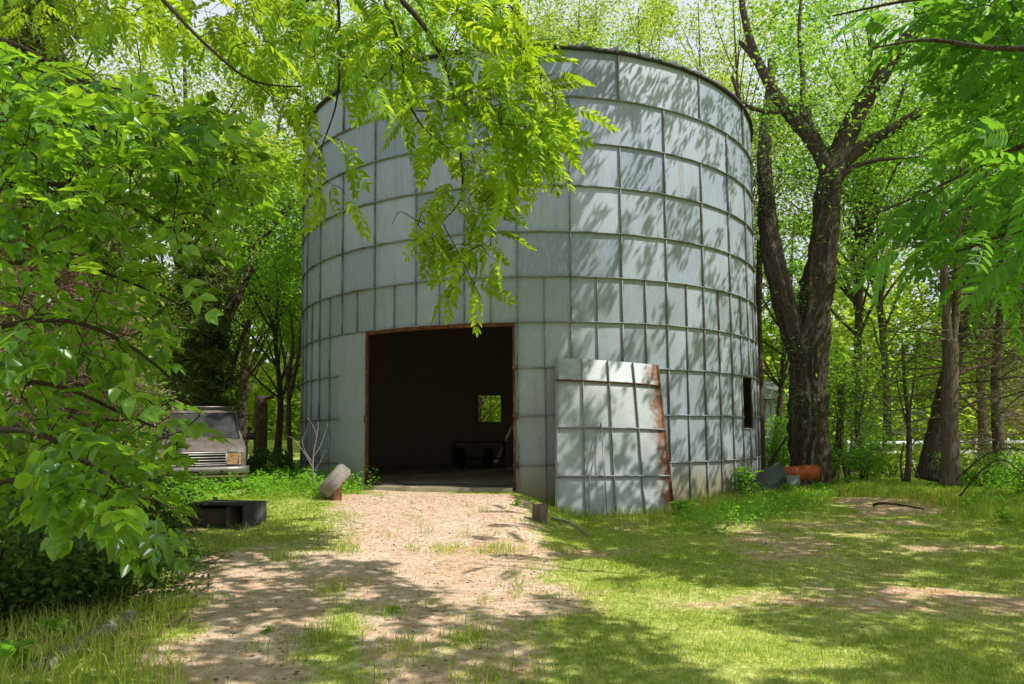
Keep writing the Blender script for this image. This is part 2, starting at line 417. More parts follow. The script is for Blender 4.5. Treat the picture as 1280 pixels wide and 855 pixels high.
# grime and rust washed down from the hoops
fr = s.noise(3.2, 5, .7, P, (1, 1, .12)); col = s.mix(s.ramp(fr, [(.60, (0,)*3), (.72, (.5,)*3)]), col, (.27,.22,.17))
low = s.math('SUBTRACT', 1., s.math('MULTIPLY', s.math('ADD', sx.outputs[2], .1), 1.2), True)
low = s.math('MULTIPLY', low, s.math('ADD', n1, .5), True)
col = s.mix(low, col, (.30,.255,.145))
inner = (.32,.24,.18)  # inside of the sheet tinted rusty brown, interior shade put into the colour
col = s.mix(geo.outputs['Backfacing'], col, inner)
s.bsdf(col, s.math('ADD', .42, s.math('MULTIPLY', n3, .2)), s.math('MULTIPLY', s.math('SUBTRACT', 1., geo.outputs['Backfacing']), .12), s.bump(s.math('ADD', n3, s.math('MULTIPLY', n4, 2.)), .25, .006), .45)
M['galv'] = s.m
s = N('rib_steel'); n1 = s.noise(3, 5, .65); n2 = s.noise(40, 3)
col = s.mix(s.ramp(n1, [(.47, (0,)*3), (.68, (1,)*3)]), (.33,.36,.38), (.19,.135,.10)); col = s.mix(s.math('MULTIPLY', n2, .35), col, (.08,.07,.06))
s.bsdf(col, .7, .2, s.bump(n2, .3, .004)); M['rib'] = s.m
s = N('rust'); n1 = s.noise(7, 6, .65); n2 = s.noise(50, 3)
col = s.ramp(n1, [(.3, (.045,.024,.015)), (.55, (.14,.062,.032)), (.75, (.27,.14,.08))]); s.bsdf(col, .9, 0, s.bump(n2, .4, .006), .1); M['rust'] = s.m
s = N('concrete'); n1 = s.noise(1.5, 6, .65); n2 = s.noise(30, 4)
col = s.ramp(n1, [(.3, (.24,.20,.12)), (.6, (.42,.36,.24)), (.8, (.50,.44,.31))]); col = s.mix(s.math('MULTIPLY', n2, .3), col, (.08,.07,.05))
s.bsdf(col, .9, 0, s.bump(n2, .3, .01), .2); M['conc'] = s.m

M['rimdark'] = plain('dark_rim_steel', (.06,.052,.045), .75, 0, .4, 6, .2)
bin_ = empty('grain_bin', (BX, BY, 0), 'huge round galvanised steel bin of bolted ribbed sheets with a wide open doorway', 'grain bin')
r = np.random.default_rng(11)
mb = MB()
zt = RING + [BASE]
def tier_seams(k):
    if k == 0: st, ph = 20, PH+10
    elif k == 1: st, ph = 20, PH
    elif k < 5: st, ph = 10, PH
    else: st, ph = 5, PH
    n = int(round(360/st)); return sorted(((ph+st*i+180) % 360)-180 for i in range(n)), st
BW = [(174.2, 182.2)]                 # back window (degrees), 176..184 seen through the door
bwz = (1.52, 2.50)
bw0, bw1 = 188.0, 196.3          # x negative side at the back
def cut(th, z0, z1):
    """True when the sheet point lies in an opening"""
    if D0 < th < D1 and z1 <= RING[6]+1e-3: return True
    if W0 < th < W1 and 1.20-1e-3 <= z0 and z1 <= RING[7]+1e-3: return True
    t2 = th % 360
    if bw0 < t2 < bw1 and z0 >= bwz[0]-1e-3 and z1 <= bwz[1]+1e-3: return True
    return False
zc = sorted(set(zt + [1.20, bwz[0], bwz[1]]), reverse=True)
angs = sorted(set([round(a, 3) for a in np.arange(-180, 180.01, 1.25)] + [D0, D1, W0, W1, bw0-360, bw1-360] + [round(a, 3) for k in (0, 1, 2, 5) for a in tier_seams(k)[0]]))
rk = {}
for k in range(10):
    seams, stp = tier_seams(k)
    zz = [z for z in zc if zt[k+1]-1e-6 <= z <= zt[k]+1e-6]
    for zi in range(len(zz)-1):
        z1, z0 = zz[zi], zz[zi+1]
        for a, b in zip(angs[:-1], angs[1:]):
            if b-a < .02: continue
            m = (a+b)/2
            if cut(m, z0, z1): continue
            pid = (k, int(np.searchsorted(seams, m)))
            if pid not in rk: rk[pid] = float(np.clip(r.normal(.5, .34), 0, 1))
            # subtle oil-canning of each sheet
            n = 2
            def off(t, z):
                q = (t-PH+10*stp) % stp/stp; qz = (z-zt[k+1])/(zt[k]-zt[k+1]); 
                return .012*sin(pi*q)*sin(pi*qz)*(1 if rk[pid] > .5 else -.6)
            zs = np.linspace(z0, z1, 4)
            mb.grid([[bp(a, z, R0+off(a, z)), bp(b, z, R0+off(b, z))][::1] for z in zs] , rk[pid])
        pass
shiftmb(mb, bin_).build('wall', M['galv'], bin_, True)
def ring(z, a0, a1, pr=.055, th=.014, mat_='rib', name='ring_rib', bolts=True, step=1.25):
    mb = MB(); A = np.arange(a0, a1+1e-6, (a1-a0)/max(1, round((a1-a0)/step)))
    prof = [(R0-.012, -th/2), (R0+pr, -th/2), (R0+pr, th/2), (R0-.012, th/2)]
    wob = r.normal(0, .003, len(A))
    P = np.array([[bp(a, z+q[1]+w_, q[0]) for q in prof+prof[:1]] for a, w_ in zip(A, wob)])
    mb.grid(P)
    for e in (0, -1): mb.add(P[e][:4], np.array([[0,1,2,3]]))
    if bolts:
        for a in np.arange(a0+.5, a1-.2, 1.1):
            if abs(((a+180) % 360)-180) < 100:
                R_ = rotz(RAD(a)); mb.box(bp(a, z, R0+pr*.62), (.017, .017, th+.03), R_)
    return shiftmb(mb, bin_).build(name, M[mat_], bin_)
ring(RING[0]+.01, -180, 180, .075, .06, 'rimdark', 'top_rim')
for k in range(1, 10):
    z = RING[k]
    if k < 7: segs = [(-180, 180)]
    elif k == 7: segs = [(D1, 180), (-180, -44.2)]
    elif k == 8: segs = [(D1, W0), (W1, 180), (-180, -44.2)]
    else: segs = [(D1, 180), (-180, -44.2)]
    for a, b in segs: ring(z, a, b)
# vertical seams
ribs = []
for k in range(10):
    seams, stp = tier_seams(k); z1, z0 = zt[k]-.012, zt[k+1]+.012
    for a in seams:
        mb = MB()
        if k >= 6 and -44.3 < a < D1+.4: continue
        lo, hi = z0, z1
        if W0-.1 < a < W1+.1 and k in (7, 8): 
            if k == 7: continue
            hi = 1.2
        if abs(a) > 100 and k > 8: pass
        R_ = rotz(RAD(a)); c = bp(a, (lo+hi)/2, R0+.019); half = (k >= 5 and abs(((a-PH)/10) - round((a-PH)/10)) > .2)
        mb.box(c, (.011 if half else .015, .045 if half else .05, hi-lo), R_)
        if not half and abs(a) < 95:
            for z in np.arange(lo+.05, hi-.03, .105): mb.box(bp(a, z, R0+.028), (.045, .014, .016), R_)
        ribs.append((abs(a)+(0 if not half else 22)+(200 if k > 8 and a < 30 else 0), mb))
ribs.sort(key=lambda q: q[0]); rest = MB()
for q, mb in ribs[:100]: shiftmb(mb, bin_).build('seam_rib', M['rib'], bin_)
for q, mb in ribs[100:]:
    for kk in mb.F:
        for f_, v_ in zip(mb.F[kk], mb.va[kk]): rest.F.setdefault(kk, []).append(f_+rest.n); rest.va.setdefault(kk, []).append(v_)
    rest.V += mb.V; rest.n += mb.n
tag(shiftmb(rest, bin_).build('seam_rib', M['rib'], bin_), kind='stuff')
# plain riveted sheets left of the doorway
mb = MB()
for z0, z1, o in ((BASE, 1.50, .012), (1.49, 2.42, .018), (2.41, 3.27, .024)):
    A = np.linspace(-44.2, D0-.1, 12); mb.grid([[bp(a, z, R0+o) for a in A] for z in np.linspace(z0, z1, 5)], .62)
shiftmb(mb, bin_).build('patch_sheet', M['galv'], bin_, True)
# doorway frame
for a, wd in ((D0, .03), (D1, .04)):
    mb = MB(); mb.box(bp(a, (BASE+RING[6])/2, R0+.01), (wd, .09, RING[6]-BASE-.03), rotz(RAD(a))); shiftmb(mb, bin_).build('door_jamb', M['rust'], bin_)
mb = MB(); A = np.linspace(D0, D1, 24)
mb.grid([[bp(a, RING[6]-.012+dz, R0+dr) for dr, dz in ((-.03, 0), (-.03, -.07), (.035, -.07), (.035, -.002))] for a in A])
shiftmb(mb, bin_).build('door_lintel', M['rust'], bin_)
mb = MB()
for z in (2.40, 1.475, .525): mb.bbox(bp(D1+.2, z, R0+.07), (.11, .06, .09), .01, rotz(RAD(D1)))
mb.bbox(bp(D0+.1, 1.45, R0+.05), (.07, .07, .16), .01, rotz(RAD(D0)))
shiftmb(mb, bin_).build('hinge', M['rust'], bin_)
mb = MB()
for a in (W0, W1): mb.box(bp(a, 1.8, R0+.005), (.03, .05, 1.2), rotz(RAD(a)))
for z in (1.2, 2.385): mb.box(bp((W0+W1)/2, z, R0+.0), (.78, .04, .03), rotz(RAD((W0+W1)/2)))
shiftmb(mb, bin_).build('window_frame', M['rib'], bin_)
mb = MB()
for a in (bw0, bw1): mb.box(bp(a, 2.01, R0-.01), (.04, .05, 1.0), rotz(RAD(a)))
for z in bwz: mb.box(bp((bw0+bw1)/2, z, R0-.01), (.90, .05, .04), rotz(RAD((bw0+bw1)/2)))
shiftmb(mb, bin_).build('window_frame', M['rib'], bin_)
# slab
mb = MB(); A = np.arange(0, 360, 4)
for z0, z1 in ((-.5, .09),):
    rr = R0-.05
    P = np.array([[bp(a, z0, rr), bp(a, z1-.02, rr), bp(a, z1, rr-.02)] for a in list(A)+[0]]); mb.grid(P)
    mb.add(np.array([bp(a, z1, rr-.02) for a in A]), [list(range(len(A)))])
shiftmb(mb, bin_).build('floor_slab', M['conc'], bin_)
mb = MB(); A = np.linspace(D0+.6, D1-.3, 20)
mb.grid([[bp(a, z, q) for q, z in ((R0-.04, -.3), (R0-.04, .10), (R0-.06, .115), (R0+.16, .10), (R0+.18, .08), (R0+.19, -.35))] for a in A])
shiftmb(mb, bin_).build('threshold', M['conc'], bin_)
# roof: low cone with standing ribs
mb = MB(); sl_ = tan(RAD(20)); A = np.linspace(0, 360, 105)
mb.grid([[bp(a, RING[0]+.03+(R0-.03-q)*sl_, q) for q in (R0-.03, 3, .5)] for a in A], .5)
o = shiftmb(mb, bin_).build('roof', M['galv'], bin_)
for i in range(52):
    mb = MB(); a = 3.2+i*6.923; q0, q1 = R0-.02, .6; h = .17
    z = lambda q: RING[0]+.03+(R0-.03-q)*sl_
    n = rotz(RAD(a)) @ np.array([.022, 0, 0])
    pr = [bp(a, z(q0), q0), bp(a, z(q0)+.12, q0+.06), bp(a, z(q0)+.17, q0-.03), bp(a, z(q1)+h, q1), bp(a, z(q1), q1)]
    V = np.array([p-n for p in pr]+[p+n for p in pr])
    mb.add(V, [[0,1,2,3,4], [9,8,7,6,5], [0,5,6,1], [1,6,7,2], [2,7,8,3], [3,8,9,4]])
    shiftmb(mb, bin_).build('roof_rib', M['rib'], bin_)

# ------------------------------------------------------------------ things inside the bin
M['wood'] = plain('old_wood', (.10,.07,.045), .85, 0, .5, 12, .3)
M['black'] = plain('black_rubber', (.02,.02,.02), .75, 0, .4, 20, .2)
wb = empty('workbench', (-1.05, 22.6, .09), 'low dark workbench with a rusty top under the back window inside the bin', 'workbench')
mb = MB(); mb.bbox((0, 0, .78), (1.7, .7, .06), .01); mb.build('tabletop', M['rust'], wb)
for x in (-.78, .78):
    for y in (-.28, .28): MB().box((x, y, .375), (.08, .08, .75)).build('leg', M['wood'], wb)
MB().box((0, 0, .25), (1.5, .6, .04)).build('shelf', M['wood'], wb)
def tyre(R1, R2, wd, k=36, tread=True):
    """tyre lying on its axis X, tread grooves modelled"""
    prof = [(R2, -.42), (R2+.015, -.5), ((R1+R2)/2, -.54), (R1-.045, -.48), (R1-.012, -.40), (R1, -.30)]
    gr = [-.2, -.19, -.07, -.06, .06, .07, .19, .2]
    row = [(a, b) for a, b in prof]
    for i, g in enumerate(gr): row.append((R1+.004-(.012 if i in (0, 3, 4, 7) and False else 0), g)) 
    out = list(row[:6])
    for g in (-.21, -.07, .07, .21): out += [(R1+.004, g-.02), (R1-.010, g-.012), (R1-.010, g+.012), (R1+.004, g+.02)]
    out += [(a, -b) for a, b in prof[::-1]]
    out += [(R2-.004, .3), (R2-.004, -.3), out[0]]
    V = np.array([[[b*wd, a*cos(t), a*sin(t)] for a, b in out] for t in np.linspace(0, 2*pi, k+1)])
    return V
for i, (x, y, rz) in enumerate(((-1.55, 21.8, .3), (-.75, 21.9, -.2))):
    t = empty('spare_wheel', (x, y, .09+.30), ['dusty wheel leaning before the left end of the workbench', 'dusty wheel leaning before the middle of the workbench'][i], 'wheel', None, rz)
    MB().grid(tyre(.3, .19, .2, 28)).build('tyre', M['black'], t, True)
    mb = MB(); mb.grid([[[x_, a*cos(u), a*sin(u)] for x_, a in ((-.03, .02), (-.03, .1), (-.07, .18), (-.08, .19), (.08, .19))] for u in np.linspace(0, 2*pi, 25)]); mb.build('rim', M['rust'], t, True)
cb = MB(); P = crom([bp(-31, .13, 5.6), bp(-25, .125, 5.9), bp(-17, .125, 5.55), bp(-10, .125, 5.85), bp(-6, .125, 5.8), bp(-4.5, .14, 5.75)], 8); cb.tube(P, .012, 6)
tag(cb.build('cable', M['black'], None, True), 'thin black cable lying along the concrete threshold of the doorway', 'cable')

# ------------------------------------------------------------------ leaning sheet panel
pan = empty('wall_panel', (1.85, 13.2, -.35), 'detached ribbed steel panel with rusty right edge leaning on the bin right of its doorway', 'metal panel')
c00, c10, c01, c11 = at(694, 655, 12.95), at(843, 650, 13.3), at(694.5, 447, 13.60), at(822, 456, 13.98)
c00[2] -= .05; c10[2] -= .05
rows = [0, .285, .575, .86, 1.]       # rib rows by height fraction, the last strip bends back
def pp(u, v, off=0):
    a = c00*(1-u)+c10*u; b = c01*(1-u)+c11*u; p = a*(1-v)+b*v
    p = p + np.array([0, -1, .08])*(.11*4*u*(1-u)+off)
    p = p + np.array([.02*u, 1, 0])*(.055*max(0, v-.86)/.14 if v > .86 else 0)
    p = p + np.array([0, -1, 0])*.015*sin(v*9+u*4)
    return p
s = N('weathered_panel'); P = s.n('ShaderNodeTexCoord').outputs['Object']
n1 = s.noise(2.0, 5, .65, P); n2 = s.noise(45, 4, .7, P); n5 = s.noise(5, 5, .7, P)
col = s.ramp(n1, [(.3, (.33,.36,.37)), (.6, (.45,.47,.475)), (.8, (.50,.48,.43))]); col = s.mix(s.ramp(n2, [(.4, (0,)*3), (.75, (.5,)*3)]), col, (.20,.22,.22))
edge = s.math('ADD', s.attr('var'), s.math('MULTIPLY', s.math('SUBTRACT', n5, .5), .34))
rustc = s.ramp(s.noise(14, 5, .65, P), [(.3, (.09,.035,.018)), (.6, (.24,.095,.045)), (.8, (.33,.16,.09))])
col = s.mix(s.ramp(edge, [(.84, (0,)*3), (.90, (.55,)*3), (.94, (1,)*3)]), col, rustc)
col = s.mix(s.ramp(n5, [(.62, (0,)*3), (.78, (.5,)*3)]), col, (.30,.24,.14))
s.bsdf(col, .5, .25, s.bump(n2, .3, .006), .45); M['panel'] = s.m
U = np.linspace(0, 1, 41); Vv = np.concatenate([np.linspace(0, .86, 20), np.linspace(.88, 1, 4)])
G = np.array([[pp(u, v) for u in U] for v in Vv])
vu = np.array([[max((U[j]+U[j+1])/2*(.97+.0*Vv[i]) if U[j] > .8 else U[j]*.7, .9 if Vv[i] > .955 and U[j]>.5 and False else 0) for j in range(40)] for i in range(len(Vv)-1)])
mb = MB(); mb.grid(G, vu); shiftmb(mb, pan).build('sheet', M['panel'], pan, True)
for v in rows[:-1]:
    v = max(v, .006); mb = MB()
    mb.grid([[pp(u, v)+np.array(d) for d in ((0, .01, -.012), (0, -.055, -.014), (0, -.055, .012), (0, .01, .014))] for u in U])
    shiftmb(mb, pan).build('ring_rib', M['rib'] if v < .8 else M['rust'], pan)
for u in (0.015, .25, .5, .75):
    mb = MB(); w_ = .009
    mb.grid([[pp(u, v)+np.array(d) for d in ((-w_, .01, 0), (-w_, -.05, 0), (w_, -.05, 0), (w_, .01, 0))] for v in Vv])
    shiftmb(mb, pan).build('seam_rib', M['rib'], pan)
mb = MB(); mb.grid([[pp(u, v)+np.array((0, dy, 0)) for u, dy in ((.99, -.006), (1.0, -.014), (1.012, -.012), (1.018, .02))] for v in Vv]); shiftmb(mb, pan).build('edge_strip', M['rust'], pan)
mb = MB(); a = pp(.40, .60, .09); b = pp(.42, .03, .12); c = pp(.27, .02, .1)
mb.tube([a, b], .011, 6); mb.build('brace_rod', M['rib'], None); o = bpy.data.objects['brace_rod']; o.parent = pan; o.location = -np.array(pan.location)
mb = MB(); mb.tube([pp(.40, .60, .08), pp(.285, .27, .09), c], .012, 6); shiftmb(mb, pan).build('brace_rod', M['rib'], pan)
# ------------------------------------------------------------------ masks over the ground
from functools import lru_cache
def poly(pts): return np.array([ground(*p)[:2] for p in pts])
def inside(x, y, pl):
    x = np.asarray(x, float); y = np.asarray(y, float); c = np.zeros(x.shape, bool); n = len(pl)
    for i in range(n):
        x1, y1 = pl[i]; x2, y2 = pl[(i+1) % n]
        if y1 == y2: continue
        t = (y1 > y) != (y2 > y); c ^= t & (x < (x2-x1)*(y-y1)/(y2-y1)+x1)
    return c
def soft(x, y, pl, w=.25, s=1):
    """polygon mask with noisy border: average of jittered inside tests"""
    t = 0; n1_ = (fbm(x*1.6, y*1.6, s, 3)-.5)*w*3; n2_ = (fbm(x*1.6+9, y*1.6, s, 3)-.5)*w*3
    for k, (a, b) in enumerate(((0, 0), (1, 0), (-1, 0), (0, 1), (0, -1), (.7, .7), (-.7, .7), (.7, -.7), (-.7, -.7))):
        t = t + inside(x+a*w+n1_, y+b*w+n2_, pl)
    return t/9.
PATH = poly([(478,606),(640,620),(668,640),(690,672),(705,700),(700,735),(690,770),(640,800),(590,840),(580,880),(180,880),(200,800),(215,760),(200,705),(250,700),(330,690),(400,660),(420,630)])
GRS1 = poly([(400,770),(440,735),(480,790),(490,880),(360,880)])
GRS2 = poly([(560,790),(600,785),(600,805),(565,810)])
GRS3 = poly([(330,640),(470,640),(430,690),(330,700)])
DIRTL = poly([(0,660),(250,690),(210,800),(0,800)])
DIRTR = poly([(960,715),(1040,705),(1150,745),(1280,700),(1280,760),(1130,775),(980,765)])
DIRTM = poly([(870,650),(1020,640),(1200,650),(1230,730),(1000,730),(860,690)])
DIRTR2 = poly([(1040,620),(1170,625),(1200,640),(1060,650)])
def dirt_(x, y):
    n = fbm(x*1.1, y*1.1, 21); n2 = fbm(x*4, y*4, 22)
    d = soft(x, y, PATH, .42, 1)*(1-.85*soft(x, y, GRS1, .15, 2))*(1-.8*soft(x, y, GRS2, .1, 3))*(1-.5*soft(x, y, GRS3, .2, 4))
    d = np.maximum(d, 1.05*soft(x, y, DIRTL, .3, 5)); d = np.maximum(d, .47*soft(x, y, DIRTR, .5, 6)); d = np.maximum(d, .40*soft(x, y, DIRTM, .5, 16)); d = np.maximum(d, .8*soft(x, y, DIRTR2, .3, 7))
    d = d + .55*np.clip(n-.56, 0, 1)*4*(y < 18) - .25*(n2-.5)
    return np.clip(d + .25*(n2-.5), 0, 1)
_dx = np.arange(-12, 20, .07); _dy = np.arange(2, 24, .07); _DG = dirt_(*np.meshgrid(_dx, _dy))
def dirt(x, y):
    u = np.clip((np.asarray(x)+12)/.07, 0, len(_dx)-1.01); v = np.clip((np.asarray(y)-2)/.07, 0, len(_dy)-1.01); i = u.astype(int); j = v.astype(int); a = u-i; b = v-j
    return (_DG[j, i]*(1-a)+_DG[j, i+1]*a)*(1-b)+(_DG[j+1, i]*(1-a)+_DG[j+1, i+1]*a)*b
# lit areas: list of (polygon, probability that the sun reaches it)
LIT = [(poly([(330,640),(480,612),(640,618),(670,650),(700,690),(690,745),(660,780),(560,755),(500,715),(430,700),(330,690)]), 1.),
       (poly([(700,700),(765,697),(840,715),(965,738),(935,770),(1040,808),(1065,835),(1000,838),(870,822),(830,795),(745,765),(700,745)]), 1.),
       (poly([(640,745),(700,750),(690,800),(600,830),(560,800),(600,770)]), .45),
       (poly([(230,760),(420,750),(470,775),(440,800),(300,800)]), .3), (poly([(500,790),(560,770),(600,800),(560,830),(500,825)]), .6),
       (poly([(0,800),(180,780),(250,840),(120,880),(0,880)]), .5), (poly([(840,830),(1000,838),(980,880),(700,880)]), .3),
       (poly([(1060,665),(1110,665),(1110,674),(1060,674)]), 1.), (poly([(1110,682),(1170,682),(1170,692),(1110,692)]), 1.),
       (poly([(1150,730),(1200,730),(1200,742),(1150,742)]), 1.), (poly([(900,655),(935,655),(935,667),(900,667)]), 1.),
       (poly([(990,625),(1200,625),(1280,640),(1280,618),(1130,612),(1010,612)]), .75),
       (poly([(300,590),(470,595),(470,625),(330,650),(230,700),(200,640)]), .72)]
def lit(x, y):
    p = np.zeros(np.shape(x))
    for pl, q in LIT: p = np.maximum(p, inside(x, y, pl)*q)
    return p

# ------------------------------------------------------------------ ground sheet
gx = np.unique(np.concatenate([np.arange(-9, 12.01, .11), np.linspace(-40, -9, 45), np.linspace(12, 40, 40), np.linspace(-600, -40, 20), np.linspace(40, 600, 20)]))
gy = np.unique(np.concatenate([np.arange(2.5, 17.01, .11), np.linspace(17, 60, 60), np.linspace(-600, 2.5, 30), np.linspace(60, 700, 25)]))
X, Y = np.meshgrid(gx, gy); Z = gz(X, Y)
dm = dirt(X, Y)
lwn = fbm(X*.8, Y*.8, 40)
far = sst((np.hypot(X, Y)-17)/6)
gm_ = np.clip(soft(X, Y, PATH, .3, 1)*1.3, 0, 1)
vc = np.stack([dm.ravel(), lwn.ravel(), far.ravel(), gm_.ravel()], 1)
s = N('ground'); P = s.n('ShaderNodeTexCoord').outputs['Object']; mk = s.n('ShaderNodeSeparateColor'); s.set(mk.inputs[0], s.attr('msk', 'Color'))
nf = s.noise(55, 4, .7, P); nm = s.noise(9, 5, .65, P); nl = s.noise(1.3, 5, .6, P)
vo = s.n('ShaderNodeTexVoronoi'); vo.inputs['Scale'].default_value = 42; s.set(vo.inputs['Vector'], P)
vd = s.n('ShaderNodeTexVoronoi'); vd.inputs['Scale'].default_value = 17; s.set(vd.inputs['Vector'], P)
vsep = s.n('ShaderNodeSeparateColor'); s.set(vsep.inputs[0], vo.outputs['Color'])
soil = s.ramp(nm, [(.25, (.36,.18,.095)), (.5, (.64,.41,.26)), (.72, (.88,.69,.52))])
grav = s.ramp(vsep.outputs[0], [(0, (.42,.27,.17)), (.4, (.76,.58,.43)), (.75, (.88,.75,.61)), (1, (.92,.87,.80))])
soil = s.mix(s.math('MULTIPLY', s.math('SUBTRACT', s.attr('msk', 'Alpha'), s.math('MULTIPLY', s.math('SUBTRACT', 1., mk.outputs[1]), .5)), s.ramp(s.math('ADD', nl, s.math('MULTIPLY', nf, .3)), [(.48, (0.0,)*3), (.78, (.7,)*3)])), soil, grav)
soil = s.mix(s.ramp(nf, [(.60, (0,)*3), (.72, (.55,)*3)]), soil, (.14,.085,.05))
gr = s.ramp(nm, [(.3, (.22,.30,.05)), (.55, (.62,.66,.17)), (.75, (.90,.84,.42))]); gr = s.mix(s.ramp(nf, [(.35, (.7,)*3), (.6, (0,)*3)]), gr, (.16,.15,.05))
col = s.mix(s.ramp(s.math('ADD', mk.outputs[0], s.math('MULTIPLY', s.math('SUBTRACT', nm, .5), .5)), [(.30, (0,)*3), (.66, (1,)*3)]), gr, soil)
farc = s.ramp(nm, [(.35, (.26,.36,.05)), (.6, (.42,.48,.10)), (.8, (.55,.54,.17))]); col = s.mix(mk.outputs[2], col, farc)
h = s.math('ADD', s.math('MULTIPLY', vo.outputs[0], -.6), s.math('MULTIPLY', nf, .9))
s.bsdf(col, .95, 0, s.bump(h, .6, .018), .1); M['ground'] = s.m
i = np.arange(len(gy)-1)[:, None]*len(gx); j = np.arange(len(gx)-1)[None, :]
Fq = np.stack([i+j, i+j+1, i+len(gx)+j+1, i+len(gx)+j], -1).reshape(-1, 4)
g = mesh_np('ground', np.stack([X.ravel(), Y.ravel(), Z.ravel()], 1), [Fq], M['ground'], None, None, True, vc)
tag(g, kind='structure')

# ------------------------------------------------------------------ grass
def inbin(x, y, m=.0): return np.hypot(x-BX, y-BY) < R0+m
def blades(name, label, n, xr, yr, hgt, wid, dens, seed, mat_='grass', lean=.5, dry=0., weight=None):
    r = np.random.default_rng(seed)
    x = r.uniform(*xr, n); y = yr[0]+(yr[1]-yr[0])*r.random(n)**(1.0 if weight is None else weight)
    a = dens(x, y); k = (r.random(n) < a) & ~inbin(x, y, .03) & (np.abs(x) < .85*y+1.5); x = x[k]; y = y[k]; n = len(x)
    z = gz(x, y)-.005; h = hgt(x, y)*(.5+.8*r.random(n)); w = wid(x, y)*(.7+.6*r.random(n))
    th = r.random(n)*2*pi; sd = np.stack([np.cos(th), np.sin(th), 0*th], 1)
    ld = r.random(n)*2*pi; l = (r.random(n)**1.2)*lean*1.6*h; ln = np.stack([np.cos(ld)*l, np.sin(ld)*l, 0*l], 1)
    b = np.stack([x, y, z], 1); up = np.array([0, 0, 1.])
    v0 = b-sd*w[:, None]*.5; v1 = b+sd*w[:, None]*.5
    mid = b+up*h[:, None]*.6+ln*.35; v2 = mid+sd*w[:, None]*.38; v3 = mid-sd*w[:, None]*.38
    tip = b+up*(h*(1-.25*np.minimum(1, l/h)))[:, None]+ln
    V = np.stack([v0, v1, v2, v3, tip], 1).reshape(-1, 3); o = np.arange(n)[:, None]*5
    va = np.clip(.38+.35*(fbm(x*1.2, y*1.2, 60)-.5)*2+r.normal(0, .17, n)+(r.random(n) < .11)*.5+dry, 0, 1)
    ob = mesh_np(name, V, [o+np.array([[0, 1, 2, 3]]), o+np.array([[3, 2, 4]])], M[mat_], None, np.concatenate([va, va]))
    return tag(ob, label, 'grass', None, 'stuff')
def dlawn(x, y): return np.clip(1.02-1.15*dirt(x, y), .03, 1)*np.clip(1.6*fbm(x*2.2, y*2.2, 61)-.12+.5*(fbm(x*.6, y*.6, 62)-.5), .06, 1)
def hl(x, y): return .018+.03*fbm(x*.9, y*.9, 33)**1.5+.022*fbm(x*5, y*5, 34)
blades('lawn_grass', 'short patchy green and straw coloured grass growing over the clearing', 620000, (-7, 10), (3.2, 15.5), hl, lambda x, y: .0035+.00045*y, dlawn, 5, weight=1.25, lean=.9)
def dedge(x, y):                                     # long grass round the bin, along the back edge and the left
    d = np.hypot(x-BX, y-BY)-R0; t = np.exp(-(np.clip(d, 0, 9)/np.where(x > .9, 1.15, .55))**2)*((x > .75)*1.+(x < -3.2)*.8)
    t = t+.9*sst((y-15.3)/1.5)*(x > 6)*(y < 20)+.8*sst((x-7.5)/1.2)*sst((y-9)/2)*(y < 16)
    t = t*(1-.75*np.clip(dirt(x, y), 0, 1))
    return np.clip(t, 0, 1)*np.clip(fbm(x*2, y*2, 71)*1.8-.2, .15, 1)
blades('long_grass', 'tall loose grass round the foot of the bin and along the back edge of the clearing', 330000, (-7, 16), (9.5, 20), lambda x, y: .13+.22*fbm(x*1.5, y*1.5, 35), lambda x, y: .008+0*x, dedge, 6, lean=.7)
LFG = poly([(0,790),(120,760),(240,700),(260,760),(210,800),(230,880),(-60,880)])
blades('long_grass', 'long bleached grass in the lower left corner around the weathered beam', 14000, (-4.5, -1.0), (3.3, 6.5), lambda x, y: .14+.12*fbm(x*2, y*2, 36), lambda x, y: .006+0*x, lambda x, y: .75*soft(x, y, LFG, .15, 8), 8, lean=.8, dry=.12)
TFT = [ground(*p) for p in ((490,815),(415,740),(740,470),(440,880),(400,800),(590,800),(640,690),(560,690),(610,690),(610,850),(700,690),(740,740),(480,770),(620,687),(230,760),(160,760),(700,640),(250,690),(350,700),(430,690),(400,665),(340,660),(860,640))]
_q = np.random.default_rng(91)
for _i in range(46): TFT.append(ground(_q.uniform(230, 700), _q.uniform(625, 850)))
def dtuft(x, y):
    t = 0.*x
    for _k, p in enumerate(TFT): t = np.maximum(t, np.exp(-((x-p[0])**2+(y-p[1])**2)/(.16 if _k < 23 else .09)**2)*(1 if _k < 23 else .5))
    return t
blades('grass_tuft', 'loose tufts of longer green grass dotted over the path edges', 120000, (-4, 3), (3.5, 14), lambda x, y: .07+.10*fbm(x*3, y*3, 37), lambda x, y: .006+0*x, dtuft, 9, lean=.8)
# gravel and litter
def scatter(name, label, cat, n, size, mat_, dens, seed, xr=(-6, 8), yr=(3.3, 15), flat=.45):
    r = np.random.default_rng(seed); x = r.uniform(*xr, n); y = r.uniform(*yr, n); k = (r.random(n) < dens(x, y)) & ~inbin(x, y, .2); x = x[k]; y = y[k]; n = len(x)
    tv = np.array([[1,0,0],[.3,.9,0],[-.8,.6,0],[-.7,-.7,0],[.4,-.9,0],[0,0,.9],[.1,.0,-.5]])
    tf = np.array([[0,1,5],[1,2,5],[2,3,5],[3,4,5],[4,0,5]])
    Sc = size*(.4+r.random(n)**2*1.6); D = r.normal(0, 1, (n, 3)); D[:, 2] *= .1; up = r.normal(0, .25, (n, 3)); up[:, 2] += 1
    tv = tv*np.array([1, 1, flat]); V, Fq = inst(tv, tf, np.stack([x, y, gz(x, y)-.001], 1), frame(D, up), Sc)
    return tag(mesh_np(name, V, [Fq], M[mat_], None, np.repeat(r.random(n), 5)), label, cat, None, 'stuff')
